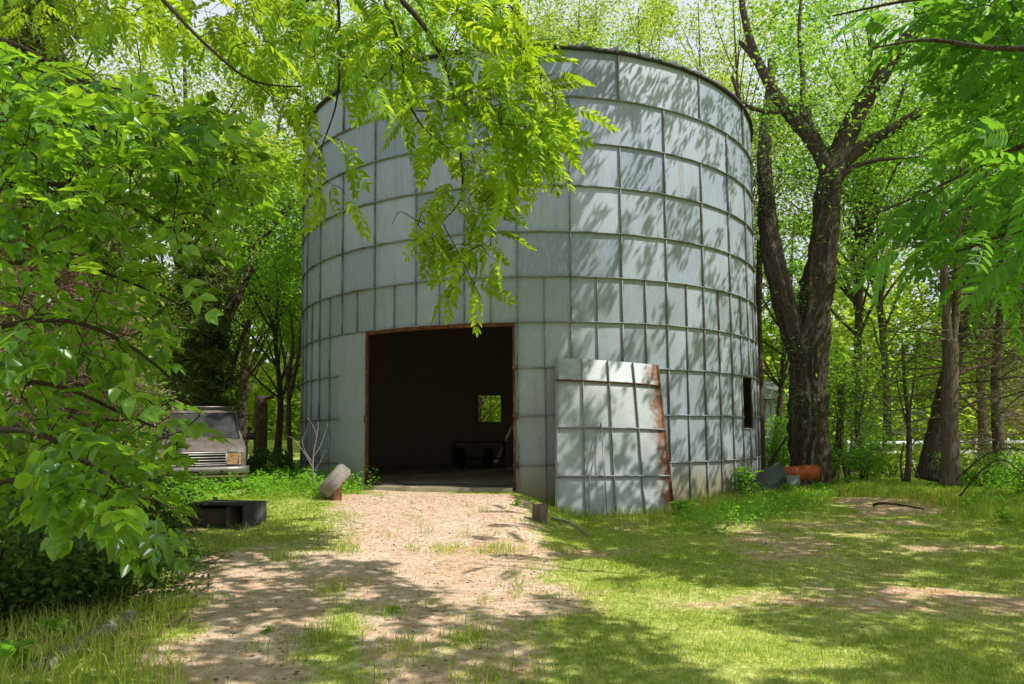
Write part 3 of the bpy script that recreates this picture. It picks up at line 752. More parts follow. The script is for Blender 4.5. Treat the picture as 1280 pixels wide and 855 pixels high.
s = N('pebble'); col = s.ramp(s.attr(), [(0, (.30,.21,.15)), (.5, (.55,.44,.35)), (1, (.74,.67,.59))]); s.bsdf(col, .9, 0, None, .2); M['pebble'] = s.m
s = N('litter'); col = s.ramp(s.attr(), [(0, (.08,.045,.03)), (.5, (.24,.14,.08)), (1, (.5,.37,.24))]); s.bsdf(col, .9, 0, None, .15); M['litter'] = s.m
scatter('gravel', 'pale crushed gravel worked into the bare earth of the path', 'gravel', 60000, .008, 'pebble', lambda x, y: soft(x, y, PATH, .2, 1)*np.clip(fbm(x*1.3, y*1.3, 80)*2.2-.4, 0, 1), 30)
scatter('leaf_litter', 'dry brown bark chips and dead leaf scraps scattered over the clearing', 'leaf litter', 26000, .016, 'litter', lambda x, y: .1+.55*dirt(x, y)*fbm(x, y, 81), 31, (-7, 10), (3.3, 17), .12)
scatter('gravel', 'larger loose stones lying on the drive', 'gravel', 2600, .019, 'pebble', lambda x, y: soft(x, y, PATH, .3, 1)*np.clip(fbm(x*.9, y*.9, 84)*2.4-.6, 0, 1), 33)
scatter('leaf_litter', 'dark bark crumbs and dry leaf scraps on the drive', 'leaf litter', 16000, .013, 'litter', lambda x, y: soft(x, y, PATH, .4, 1)*np.clip(fbm(x*1.2, y*1.2, 86)*2.2-.5, 0, 1), 34, (-6, 3), (3.3, 13), .15)
# ------------------------------------------------------------------ overhead canopy: unseen leaf clumps of a walnut, placed to shade chosen ground and wall
r = np.random.default_rng(21)
tgt = []
for x in np.arange(-7.5, 11, .31):
    for y in np.arange(3.2, 17.5, .31):
        px, py, d = proj([x, y, 0]); 
        if not (-120 < px[0] < 1400 and py[0] < 960): continue
        if inbin(x, y): continue
        xx, yy = x+r.normal(0, .10), y+r.normal(0, .10)
        if x < -1.2 and y > 9.0 and lit(x, y) > .5: continue
        if px[0] < 330 and py[0] < 665 and r.random() < .8: continue
        if r.random() >= lit(xx, yy)*1.0: 
            if x < -2.2 and py[0] < 700: 
                if r.random() < .5: continue
            tgt.append((xx, yy, float(gz(xx, yy))))
ground_t = len(tgt)
def wl(th, z):                                       # chance that the wall is sunlit
    if z > 7.6+.35*sin(th*.3) : return .15
    if th < 2: return .06
    if z > 3.2: return .12 if th < 10 else (.70 if th < 60 else .55)
    if th > 38: return .12
    return .5
for th in np.arange(-42, 85, 3.2):
    for z in np.arange(-.2, 8.7, .36):
        if D0 < th < D1 and z < 3.3: continue
        if 3 < th < 26 and z < 2.6 and r.random() < .72: continue
        if r.random() > wl(th, z): tgt.append(tuple(bp(th+r.normal(0, 1), z+r.normal(0, .12), R0)))
tgt = np.array(tgt)
def hidden_ok(P):
    """a leaf clump may stand where it is out of the picture or among the foliage of the picture"""
    px, py, d = proj(P); px = px[0]; py = py[0]; d = d[0]
    if d < .3: return True
    m = 60*8/max(d, 1)+25
    if px < -m or px > 1280+m or py < -m: return True
    if px > 1170 and py < 200 and d > 6: return True
    return False
cl = []
for i, p in enumerate(tgt):
    t = (5.2+r.random()*1.5-p[2])/SUN[2] if i < ground_t else 3.0+r.random()*2
    for k in range(60):
        if hidden_ok(p+SUN*t) and (p+SUN*t)[2] > 3.6: break
        t += .3
    cl.append(p+SUN*t)
def over_panel(c):
    t = (c[1]-13.4)/SUN[1]; q = c-SUN*t
    return .6 < q[0] < 3.1 and -.5 < q[2] < 2.9
def over_bough(c):
    t = (c[1]-8.)/SUN[1]; q = c-SUN*t
    return t < 0 and -2.2 < q[0] < .9 and 3.4 < q[2] < 7.6
def over_left(c):
    t = (c[1]-5.2)/SUN[1]; q = c-SUN*t
    return t < 0 and -3.9 < q[0] < -.9 and 1.2 < q[2] < 5.2
ok_ = np.array([(not over_left(c) or r.random() < .3) and (not over_panel(c) or r.random() < .2) and (not over_bough(c) or r.random() < .4) for i, c in enumerate(cl)])
ground_t = int(ok_[:ground_t].sum()); cl = np.array(cl)[ok_]; tgt_ = tgt[ok_]; side = cl[:, 1]+.35*cl[:, 0] < 11.5
can = empty('walnut_tree', (10.4, 5.2, float(gz(10.4, 5.2))), 'tall walnut tree outside the right edge whose pinnate leaves hang into the upper right corner', 'tree')
big_base = np.array([at(1012, 604, 18.5)[0], 18.5, -.3])
mt = MB(); tp = crom([[10.4,5.2,-.6],[10.4,5.2,2],[10.3,5.3,4.5],[10.0,5.4,7],[9.5,5.6,9]], 6); mt.tube(tp, np.linspace(.34, .12, len(tp)), 12, rough=.15)
mc = MB(); mbr = MB()
mc2 = MB(); mbr2 = MB()
for i, c in enumerate(cl):
    n = 32; g = r.normal(0, 1, (n, 3)); g /= np.linalg.norm(g, axis=1)[:, None]; g *= (r.random(n)**.5)[:, None]*(.30 if i < ground_t else .20); g[:, 2] *= .6
    if i >= ground_t:
        th_ = math.degrees(math.atan2(tgt_[i][0]-BX, BY-tgt_[i][1])); n, gs_, ls_ = (15, 1.25, .23) if th_ > 4 else (30, 1.8, .34)
        g = g[:n]*gs_; Dn = np.array([.35, -.92, .1])+r.normal(0, .35, (n, 3)); leaves(mc2, c+g, ls_, r, tv=QV*np.array([.42, 1, 1]), D=Dn); continue
    leaves(mc if side[i] else mc2, c+g, .17, r)
    if i % 40 == 0 and side[i] and np.linalg.norm(c-tp[-5]) < 3.2 and (lambda a: not ((a[0] > -30) & (a[0] < 1310) & (a[1] > -30)).any())(proj(tp[-5]+(c-tp[-5])*np.linspace(0, 1, 9)[:, None])):
        j = int(np.clip((c[2]-1.5)/11*len(tp), 6, len(tp)-1)); mbr.tube(limbpath(tp[j], c, r, .03), np.linspace(.028, .008, 6), 5, cap=False)
shiftmb(mt, can).build('trunk', M['bark'], can, True); shiftmb(mbr, can).build('branches', M['bark'], can, True)
shiftmb(mc, can).build('crown', M['walnut_r'], can)  # unseen clumps, each set towards the sun from a spot to be shaded
# the hanging sprays of this tree that show at the upper right
def spray(root, polypx, n, Yr, size, temps, mat_, seed, stems, dirf, twl=.35, keep=None, name='leaf_spray'):
    """compound leaves in a region of the picture, each on a twig from the nearest stem"""
    r = np.random.default_rng(seed); pl = np.array(polypx, float); P = []
    lo, hi = pl.min(0), pl.max(0)
    while len(P) < n:
        q = r.uniform(lo, hi)
        if inside(q[0:1], q[1:2], pl)[0]: P.append(at(q[0], q[1], r.uniform(*Yr)))
    P = np.array(P); P = P[P[:, 2] > gz(P[:, 0], P[:, 1])+.15]
    if name == 'leaf_spray' and root is can:
        G_ = P-SUN*((P[:, 2]+.3)/SUN[2])[:, None]; P = P[(lit(G_[:, 0], G_[:, 1]) < .9) | (r.random(len(P)) < .2)]
    SP = np.concatenate(stems); tw = ms; D = []
    dist = np.array([((SP-p)**2).sum(1).min() for p in P]); P = P[np.argsort(dist)]; SP0 = SP
    for p in P:                                      # each twig grows from the nearest wood already there
        d2 = ((SP-p)**2).sum(1); q = SP[np.argmin(d2)]; v = p-q; L = np.linalg.norm(v)
        if L > 2.2: D.append([9., 0, 0]); continue
        d = v/(L+1e-6)*.8+dirf(p, r); D.append(d)
        if True:
            Q = limbpath(q, p, r, .08, 5); tw.tube(Q, np.linspace(.0055, .0025, 5), 4, cap=False); SP = np.concatenate([SP, Q[2:]])
    mb = MB(); D = np.array(D); k_ = D[:, 0] < 8; place(mb, temps, P[k_], D[k_], size, r)
    shiftmb(mb, root).build(name, M[mat_], root)
def stem(root, mb, pts, Ys, r0, r1, n=8, k=7):
    Ys = np.broadcast_to(Ys, (len(pts),)) if np.ndim(Ys) else [Ys]*len(pts)
    P = crom([at(a, b, Y) for (a, b), Y in zip(pts, Ys)], n); mb.tube(P, np.linspace(r0, r1, len(P)), k, rough=.12, cap=False); return P
down = lambda p, r: np.array([r.normal(0, .5), r.normal(0, .5), -.55-.4*r.random()])
droop_l = lambda p, r: np.array([-.5+r.normal(0, .4), r.normal(0, .5), -.3+r.normal(0, .3)])
ms = MB(); st = [stem(can, ms, [(1330,60),(1240,60),(1160,50),(1090,60)], (6, 6.2, 6.4, 6.5), .03, .008), stem(can, ms, [(1340,160),(1260,190),(1180,230),(1090,270)], (6.5, 7, 7.4, 7.6), .03, .007),
      stem(can, ms, [(1340,-20),(1250,-10),(1140,0),(1040,20)], (6, 6, 6.2, 6.4), .03, .008), stem(can, ms, [(1340,290),(1270,290),(1210,310),(1150,330)], (6.8, 7, 7.4, 7.6), .025, .006)]
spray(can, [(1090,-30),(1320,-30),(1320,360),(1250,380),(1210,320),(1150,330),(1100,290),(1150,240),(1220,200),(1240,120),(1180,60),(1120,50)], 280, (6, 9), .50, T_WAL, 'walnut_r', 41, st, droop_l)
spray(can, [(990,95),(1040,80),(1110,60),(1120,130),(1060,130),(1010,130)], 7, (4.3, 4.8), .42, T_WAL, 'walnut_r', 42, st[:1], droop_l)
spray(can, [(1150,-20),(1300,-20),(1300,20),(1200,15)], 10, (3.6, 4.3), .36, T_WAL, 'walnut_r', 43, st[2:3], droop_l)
shiftmb(ms, can).build('bough', M['bark'], can, True)

# ------------------------------------------------------------------ walnut bough hanging in front of the bin
wt = empty('walnut_tree', (-5.6, 3.4, float(gz(-5.6, 3.4))), 'walnut tree outside the left edge whose sunlit bough hangs down in front of the bin', 'tree')
mt = MB(); tp = crom([[-5.6,3.4,-.6],[-5.5,3.7,2.5],[-5.2,4.4,5.5],[-4.4,5.6,7.6],[-3.0,7.0,8.6],[-1.6,8.0,8.4]], 6); mt.tube(tp, np.linspace(.26, .07, len(tp)), 12, rough=.15); shiftmb(mt, wt).build('trunk', M['bark'], wt, True)
ms = MB(); top = tp[-1]
st2 = [stem(wt, ms, [(470,-30),(520,20),(548,62),(563,100),(570,150),(577,205),(575,250),(545,285)], (8.2, 8.1, 8, 8, 8, 8, 7.9, 7.9), .035, .006),
       stem(wt, ms, [(570,120),(600,145),(625,130),(690,120)], 8., .012, .003), stem(wt, ms, [(420,-30),(425,60),(420,130),(400,190),(398,215)], 8.4, .02, .004),
       stem(wt, ms, [(470,-30),(500,60),(508,120),(530,160),(560,185)], 7.6, .02, .005), stem(wt, ms, [(545,235),(550,270),(575,320),(600,370)], 7.9, .008, .003),
       stem(wt, ms, [(545,285),(520,275),(500,265),(490,280)], 7.9, .006, .003), stem(wt, ms, [(180,-25),(215,12),(260,58),(310,98),(360,108),(405,104)], 7.6, .024, .005),
       stem(wt, ms, [(310,98),(330,112),(352,135)], 7.6, .010, .003), stem(wt, ms, [(600,-30),(640,10),(665,50)], 8.2, .014, .004), stem(wt, ms, [(300,-30),(380,0),(470,-30)], 8.2, .03, .03)]
ms.tube(limbpath(tp[-1], at(470, -30, 8.2), r), .05, 6); ms.tube(limbpath(tp[-6], at(180, -25, 7.6), r), np.linspace(.05, .024, 6), 6)
spray(wt, [(360,-30),(640,-30),(650,60),(695,90),(705,150),(680,205),(635,225),(590,215),(545,185),(505,150),(450,100),(370,70)], 265, (7.0, 9.0), .41, T_WAL, 'walnut', 51, st2, down)
spray(wt, [(600,-30),(655,20),(665,60),(722,135),(695,190),(650,215),(610,120)], 60, (7.6, 8.2), .45, T_WAL, 'walnut', 52, st2, lambda p, r: np.array([.6+r.normal(0, .3), r.normal(0, .3), -.3]))
spray(wt, [(500,250),(560,230),(640,235),(640,262),(612,330),(606,365),(575,362),(545,320),(510,282)], 62, (7.6, 8.2), .38, T_WAL, 'walnut', 53, st2[4:6]+st2[:1], down)
spray(wt, [(385,165),(430,175),(455,225),(420,270),(385,255)], 16, (8.2, 8.6), .42, T_WAL, 'walnut', 54, st2[2:3], down)
spray(wt, [(-20,-30),(400,-30),(400,50),(330,70),(200,40),(100,25),(-20,20)], 170, (7.5, 11), .42, T_WAL, 'walnut', 55, st2[6:8]+st2[2:3]+st2[9:10], down)
spray(wt, [(300,80),(400,70),(400,130),(330,130)], 20, (8.2, 9.0), .36, T_WAL, 'walnut', 56, st2[6:8], down)
shiftmb(ms, wt).build('bough', M['twig'], wt, True)

# ------------------------------------------------------------------ broad leaved tree on the left, close to the camera
be = empty('box_elder', (-5.4, 5.4, float(gz(-5.4, 5.4))), 'leafy broad leaved tree with big drooping compound leaves filling the left side', 'tree')
mt = MB(); tp = crom([[-5.4,5.4,-.6],[-5.2,5.5,1],[-5.0,5.7,2.4],[-4.9,5.9,4],[-4.6,6,5.6]], 6); mt.tube(tp, np.linspace(.15, .05, len(tp)), 12, rough=.15); shiftmb(mt, be).build('trunk', M['bark'], be, True)
ms = MB(); st3 = []
for pts, Y in (([(-60,140),(60,150),(160,170),(260,190),(340,230)], 5.6), ([(-60,250),(60,230),(140,250),(220,290),(270,340)], 5.2), ([(-60,420),(60,400),(140,420),(210,470),(250,520)], 5.0), ([(-60,30),(30,60),(100,100),(200,120)], 5.4),
             ([(-60,540),(40,540),(110,580),(180,620),(250,650)], 4.3), ([(-60,330),(80,330),(180,360),(260,400)], 5.6), ([(-60,620),(20,600),(80,620),(150,640)], 4.6), ([(-60,480),(60,480),(160,520),(210,540)], 5.2)):
    st3.append(stem(be, ms, pts, [Y+.6, Y, Y, Y, Y][:len(pts)], .022, .005))
out = lambda p, r: np.array([.55+r.normal(0, .4), -.25+r.normal(0, .4), -.30-.3*r.random()])
LFT = [(-50,60),(70,80),(130,120),(220,140),(310,170),(325,210),(315,260),(260,310),(225,370),(190,420),(160,480),(150,560),(190,600),(215,635),(190,660),(130,650),(60,620),(-50,620)]
spray(be, LFT, 560, (4.6, 6.6), .275, T_BOX, 'boxelder', 61, st3, out)
spray(be, [(-50,40),(120,90),(300,150),(320,220),(250,250),(-50,280)], 190, (4.6, 6.0), .28, T_BOX, 'boxelder', 62, st3[:4], out)
spray(be, [(170,495),(215,495),(235,535),(228,570),(180,565)], 16, (4.6, 5.3), .25, T_BOX, 'boxelder', 64, st3[-1:]+st3[2:3], out)
spray(be, [(30,500),(110,540),(160,580),(215,630),(200,655),(130,640),(50,600)], 50, (3.9, 4.6), .29, T_BOX, 'boxelder', 63, st3[4:5], out)
shiftmb(ms, be).build('bough', M['twig'], be, True)

# ------------------------------------------------------------------ the big double trunked tree right of the bin
bt = empty('twin_trunk_tree', big_base, 'massive dark double trunked tree with deeply furrowed bark standing right beside the bin', 'tree')
def lp(pts, Y): return crom([at(a, b, (Y if np.isscalar(Y) else Y[i])) for i, (a, b) in enumerate(pts)], 10)
def wpx(w, Y=18.5): return w*Y/F/2
mt = MB(); P = lp([(1014,622),(1013,600),(1011,560),(1009,500),(1011,440),(1018,380),(1027,320),(1034,260),(1040,205)], 18.5)
rr = np.interp(np.linspace(0, 1, len(P)), [0, .06, .14, .35, .55, .75, 1], [wpx(64), wpx(53), wpx(46), wpx(43), wpx(40), wpx(33), wpx(28)])
P2 = np.concatenate([crom(P[::3], 8)]); rr2 = np.interp(np.linspace(0, 1, len(P2)), np.linspace(0, 1, len(P)), rr)
mt.tube(P2, rr2, 72, rough=.32, seed=3, stretch=.45)
P = crom(lp([(1003,450),(992,415),(980,375),(968,330),(962,290),(959,262),(957,235),(955,200),(957,160),(962,120),(966,70)], (18.5,18.5,18.4,18.3,18.6,19.2,19.8,20.6,21.4,22,22.6))[::3], 8)
mt.tube(P, np.linspace(wpx(32), wpx(12), len(P)), 44, rough=.3, seed=5, stretch=.5)
shiftmb(mt, bt).build('trunk', M['bark'], bt, True)
mt = MB(); tips = []
for pts, Y, w0, w1 in (([(1038,225),(1050,190),(1072,140),(1098,100),(1125,60),(1165,10),(1200,-60)], (18.5,18.5,18.3,18,17.8,17.5,17), 36, 16), ([(1042,215),(1075,185),(1110,165),(1150,140),(1190,115),(1225,88)], (18.5,18.4,18.2,18,17.8,17.6), 22, 9),
        ([(1036,215),(1018,180),(985,140),(965,110),(945,70),(930,20),(925,-30)], (18.5,18.6,18.8,19,19.2,19.4,19.6), 26, 8), ([(965,110),(940,70),(925,52)], (19,19.2,19.3), 11, 7), ([(1003,150),(1003,90),(999,40),(1003,-20)], (18.8,19,19.2,19.4), 9, 5),
        ([(1045,225),(1070,208),(1100,200),(1150,196)], (18.3,18.2,18.1,18), 11, 3), ([(1025,190),(1010,150),(1015,120)], (18.6,18.8,19), 20, 6), ([(1110,165),(1130,110),(1150,60)], (18,18.5,19), 7, 3), ([(1000,130),(970,140),(930,130),(915,95)], (18.8,18.6,18.5,18.4), 9, 5)):
    P = lp(pts, Y); mt.tube(P, np.linspace(wpx(w0*.82), wpx(w1*.8), len(P)), 14, rough=.2, seed=len(tips), cap=True); tips.append(P)
shiftmb(mt, bt).build('limbs', M['bark'], bt, True)
TP = np.concatenate(tips)
mb = MB(); n = 170
cc = []
for i in range(n):
    q = TP[r.integers(len(TP)//4, len(TP))]+r.normal(0, 1.2, 3)+np.array([.3, .5, .5]); cc.append(q)
cc = [c for c in cc if (lambda a: a[0][0] > 950 or a[1][0] < 30)(proj(c))]
P = np.concatenate([c+r.normal(0, .42, (70, 3)) for c in cc]); leaves(mb, P, .12, r); shiftmb(mb, bt).build('crown', M['mid'], bt)
shiftmb(mc2, bt).build('crown', M['mid'], bt)  # unseen clumps added to cast shade on wall and ground
mb = MB()
for q, sc, n in ((at(962,262,18.8), .5, 420), (at(960,190,19.6), .6, 420), (at(966,130,20.5), .7, 420), (at(975,225,19), .5, 300), (at(1008,510,18.0), .35, 260), (at(1016,240,18.1), .4, 260), (at(1000,370,18.1), .3, 160), (at(1050,345,18.3), .3, 160), (at(1035,150,18.3), .35, 200), (at(990,440,18.1), .28, 120)):
    leaves(mb, q+r.normal(0, sc, (n, 3))*np.array([1, .4, .8]), .07, r)
shiftmb(mb, bt).build('ivy', M['ivy'], bt)
sh = MB(); P = at(1060, 500, 20.5)+r.normal(0, 1, (2600, 3))*np.array([1.0, .8, 1.0])*.75; leaves(sh, P, .10, r)
rt = empty('understory_shrub', (at(1060,600,20.5)[0], 20.5, -.3), 'dark green bushy shrub just right of the massive trunk', 'shrub')
stm = MB()
for i in range(6): stm.tube(limbpath([at(1060,600,20.5)[0]+r.normal(0,.1), 20.5, -.4], at(1060,500,20.5)+r.normal(0,.5,3), r), np.linspace(.04, .01, 6), 6)
shiftmb(stm, rt).build('stems', M['bark'], rt, True); shiftmb(sh, rt).build('foliage', M['dark'], rt)
# ------------------------------------------------------------------ background trees
def base_at(px, Y): x = at(px, 560, Y)[0]; return (x, Y, float(gz(x, Y)))
def clear(P):                                        # nothing may grow inside the bin
    return np.hypot(P[:, 0]-BX, P[:, 1]-BY) > R0+.3
G1 = 'broad leaved trees standing in the woods behind the bin'
k = 0
BG = [ # px, Y, H, crown r, crown base, clumps, leaves, leaf size, mat, trunk r, label
 (640, 31, 23.5, 3.8, 9, 40, 14000, .16, 'bright', .18, 'pale leafy tree rising close behind the left half of the bin roof'),
 (765, 43, 30.5, 5.0, 12, 46, 16000, .2, 'mid', .22, 'taller green tree farthest behind the middle of the bin rim'),
 (870, 44, 31, 5.0, 12, 46, 16000, .2, 'bright', .22, 'taller pale tree farthest behind the right part of the bin rim'),
 (-60, 17, 11, 4.0, 2.0, 46, 15000, .15, 'mid', .2, 'leafy green tree at the far left edge behind the large drooping leaves'),
 (90, 21, 15.9, 4.2, 3.0, 53, 17880, .16, 'bright', .2, 'bright yellow green tree high in the upper left, left of the vehicle'),
 (215, 24, 17.9, 4.2, 3.2, 56, 18751, .16, 'bright', .22, 'bright yellow green tree directly behind the parked vehicle'),
 (300, 30, 21.7, 4.5, 3.5, 62, 19500, .19, 'mid', .22, 'mid green tree well behind the roof of the vehicle'),
 (345, 23, 9, 2.3, 3.0, 24, 7000, .14, 'mid', .13, 'slim tree seen between the vehicle and the left side of the bin'),
 (395, 33, 23.6, 5.0, 3.0, 64, 21000, .2, 'bright', .25, 'bright tree rising behind the left shoulder of the bin'),
 (560, 38, 26.8, 5.5, 5.0, 62, 19500, .2, 'mid', .3, 'tall tree behind the bin left of its roof centre'),
 (700, 36, 25.5, 4.6, 6.0, 58, 13500, .17, 'bright', .22, 'pale yellow green tree rising above the middle of the bin rim'),
 (820, 34, 24.3, 4.4, 6.0, 55, 12750, .17, 'bright', .2, 'pale yellow green tree above the right part of the bin rim'),
 (930, 31, 22.3, 4.0, 5.0, 54, 13500, .17, 'bright', .18, 'pale tree between the bin rim and the massive forked limbs'),
 (965, 24, 9.5, 2.0, 2.2, 26, 8000, .13, 'mid', .14, 'narrow leafy tree in the gap between the bin and the massive trunk'),
 (1075, 29, 21.1, 3.8, 3.2, 64, 18000, .17, 'mid', .2, 'green tree behind and right of the massive trunk'),
 (1110, 38, 26.8, 5.0, 5, 63, 13500, .2, 'bright', .22, 'tall pale tree far behind the pale fence'),
 (1230, 30, 21.7, 4.2, 4.0, 62, 16500, .18, 'mid', .2, 'green tree behind the bare cedar trunks'),
 (1330, 24, 17.9, 3.8, 2.2, 62, 19500, .16, 'mid', .2, 'leafy tree at the far right edge of the clearing'),
 (480, 30, 21.7, 3.5, 2, 54, 13500, .18, 'mid', .2, 'tree behind the bin glimpsed through its back window'),
 (600, 31, 9, 3.2, .8, 30, 9000, .16, 'bright', .15, 'low bright tree outside the back window of the bin'),
 (20, 30, 21.7, 5.5, 3, 51, 16084, .22, 'bright', .3, 'tall tree in the farthest part of the woods at upper left'),
 (1400, 34, 24.3, 5, 3, 54, 15000, .2, 'bright', .3, 'tall pale tree beyond the right edge'),
]
for i, (px, Y, H, cr, cb_, nc, nl, ls, mt_, tr_, lb) in enumerate(BG):
    tree('broadleaf_tree', lb, 'tree', G1, base_at(px, Y), H, cr, cb_, nc, int(nl*1.3), ls*.82, mt_, tr_, (r.normal(0, .8), r.normal(0, .5)), 100+i, keep=clear)
# leaning trunk behind the vehicle
lt = empty('leaning_tree', base_at(268, 22), 'tree with a dark bare trunk leaning right behind the parked vehicle', 'tree')
mb = MB(); P = lp([(262,520),(272,430),(290,380),(312,335),(330,295),(370,250)], (22,22,22,22,22,22)); mb.tube(P, np.linspace(.26, .10, len(P)), 12, rough=.18); mb.tube(lp([(285,480),(300,430),(312,400)], 21.5), .06, 6)
shiftmb(mb, lt).build('trunk', M['bark'], lt, True)
mb = MB(); P = np.concatenate([at(a, b, 22)+r.normal(0, .55, (400, 3)) for a, b in ((330,270),(360,240),(310,290),(375,300),(345,330),(290,330),(365,200))]); P = P[clear(P)]; leaves(mb, P, .13, r); shiftmb(mb, lt).build('crown', M['mid'], lt)
# thin dark stems near the left side of the bin
for i, (px, Y, lb) in enumerate(((363, 20.5, 'thin dark double stemmed sapling just left of the bin'), (330, 26, 'short thick stump like trunk on the lawn behind the vehicle'))):
    t = empty('sapling' if i == 0 else 'tree_stump', base_at(px, Y), lb, 'tree' if i == 0 else 'stump')
    mb = MB()
    if i == 0:
        mb.tube([[0,0,-.15],[0,0,.5],np.array(lp([(361,532),(361,520)], Y)[0])-np.array(t.location)], [.09,.08,.07], 8); mb.V[-1] = mb.V[-1]+np.array(t.location)
        for pts in ([(361,532),(360,480),(352,430),(345,380)], [(361,500),(370,460),(376,420),(378,370)], [(360,470),(366,430),(362,380)]): P = lp(pts, Y); mb.tube(P, np.linspace(.07, .02, len(P)), 8, rough=.15)
        shiftmb(mb, t).build('trunk', M['bark'], t, True)
        mb = MB(); P = np.concatenate([at(a, b, Y)+r.normal(0, .4, (260, 3)) for a, b in ((345,370),(372,380),(360,330),(350,300),(368,290))]); P = P[clear(P)]; leaves(mb, P, .11, r); shiftmb(mb, t).build('crown', M['mid'], t)
    else:
        P = lp([(326,530),(326,510),(326,495)], Y); P = np.concatenate([[[P[0][0], Y, t.location[2]-.1]], P]); mb.tube(P, np.linspace(.24, .2, len(P)), 12, rough=.15); mb.tube(lp([(322,500),(335,497),(342,496)], Y-.1), .07, 8); shiftmb(mb, t).build('trunk', M['bark'], t, True)
# cedars
def cedar(px, Y, H, cr, cb_, seed, lb, green=5000, dead=3500, tr_=.16, mb_='bark_l', tw=1.):
    r = np.random.default_rng(seed); root = empty('cedar_tree', base_at(px, Y), lb, 'tree', 'cedars with bare lower branches')
    tp = crom([[0,0,-.2],[r.normal(0,.08),0,H*.3],[r.normal(0,.15),0,H*.6],[r.normal(0,.2),0,H]], 6); mb = MB(); rad = np.linspace(tr_, .03, len(tp)); mb.tube(tp, rad, 14, rough=.12, seed=seed)
    mb.build('trunk', M[mb_], root, True)
    br = MB(); G = []; Dd = []
    nb = 70
    for i in range(nb):
        t = .12+.85*i/nb; z = H*t; a = r.random()*2*pi; L = cr*(1.05-t*.75)*(.5+.6*r.random())
        j = int(t*(len(tp)-1)); s0 = tp[j]; e = s0+np.array([cos(a)*L, sin(a)*L, L*r.normal(-.05, .22)])
        P = limbpath(s0, e, r, .05, 7); br.tube(P, np.linspace(.028, .006, 7)*tw, 5, cap=False)
        for q in range(7):
            u = .25+.75*r.random(); b0 = P[int(u*6)]; e2 = b0+np.array([cos(a)*.3, sin(a)*.3, 0])*L*.4+r.normal(0, .22, 3)*L*.5
            br.tube(limbpath(b0, e2, r, .02, 4), np.linspace(.008, .003, 4)*tw, 3, cap=False)
            (G if (z > cb_ or r.random() < .12) else Dd).append(e2); (G if z > cb_ else Dd).append((b0+e2)/2)
    br.build('branches', M[mb_], root, True)
    for nm, L_, mt_, n in (('crown', G, 'cedar', green), ('dead_twigs', Dd, 'dead', dead)):
        if not L_: continue
        L_ = np.array(L_); c = L_[r.integers(0, len(L_), n)]+r.normal(0, .16, (n, 3))*np.array([1.3, 1.3, .7]); c = c[clear(c+np.array(root.location))]
        m = MB(); leaves(m, c, .17 if nm == 'crown' else .2, r, tv=NV*np.array([1.6 if nm == 'crown' else .45, 1, 1])); m.build(nm, M[mt_], root)
cedar(50, 9.8, 8.5, 1.6, 5.0, 201, 'old cedar full of brown dead twigs close behind the leaves on the left', 6000, 12000, .16, 'bark_l', 1.3)
cedar(95, 14.5, 9, 1.9, 4.2, 202, 'cedar with brown dead inner twigs just left of the vehicle', 12000, 4000, .16, 'bark_l', 1.2)
cedar(255, 20.5, 6.8, 2.0, 2.0, 203, 'olive green cedar bough mass above and behind the vehicle roof', 18000, 1500, .2, 'bark')
cedar(-40, 12.5, 9, 2.6, 5, 204, 'cedar at the far left edge with reddish trunk', 7000, 9000, .18, 'bark_l', 1.2)
cedar(1250, 17.5, 9, 3.0, 4.8, 205, 'cedar with bare tangled branches at the right edge of the clearing', 6000, 3500, .15, 'bark_l', .9)
cedar(1300, 21, 10, 3.2, 3.5, 206, 'green cedar beyond the right edge of the clearing', 9000, 3000, .15, 'bark', .9)
# pale forked cedar trunk
ct = empty('cedar_tree', base_at(1188, 15.5), 'pale straight cedar trunk forking into two stems at the right of the clearing', 'tree', 'cedars with bare lower branches')
mb = MB(); P = lp([(1188,606),(1188,580),(1187,520),(1188,460),(1187,425)], 15.5); mb.tube(P, np.interp(np.linspace(0, 1, len(P)), [0, .15, 1], [.22, .175, .15]), 20, rough=.15, seed=4)
for pts, w0, w1 in (([(1185,430),(1182,380),(1180,330),(1178,270),(1180,200)], .10, .05), ([(1190,430),(1196,380),(1198,320),(1200,270),(1203,180)], .09, .04)): P = lp(pts, 15.5); mb.tube(P, np.linspace(w0, w1, len(P)), 12, rough=.12)
shiftmb(mb, ct).build('trunk', M['bark_l'], ct, True)
mb = MB(); tw_ = []
for i in range(46):
    py = 250+r.random()*280; sx_ = 1187; a = at(sx_, py, 15.5); d = r.choice([-1, 1]); L = .8+1.8*r.random(); e = a+np.array([d*L, r.normal(0, .8), L*r.normal(.1, .25)]); P = limbpath(a, e, r, .06, 8); mb.tube(P, np.linspace(.022, .005, 8), 5, cap=False)
    for q in range(6):
        b0 = P[r.integers(2, 8)]; e2 = b0+r.normal(0, .35, 3)+np.array([d*.2, 0, 0]); mb.tube(limbpath(b0, e2, r, .02, 4), np.linspace(.007, .003, 4), 3, cap=False); tw_.append(e2)
P = lp([(1192,470),(1215,460),(1235,455),(1250,440)], 15.5); mb.tube(P, np.linspace(.05, .015, len(P)), 8, rough=.1)
shiftmb(mb, ct).build('branches', M['bark_l'], ct, True)
tw_ = np.array(tw_); m = MB(); c = tw_[r.integers(0, len(tw_), 2600)]+r.normal(0, .16, (2600, 3)); leaves(m, c, .14, r, tv=NV); shiftmb(m, ct).build('crown', M['cedar'], ct)
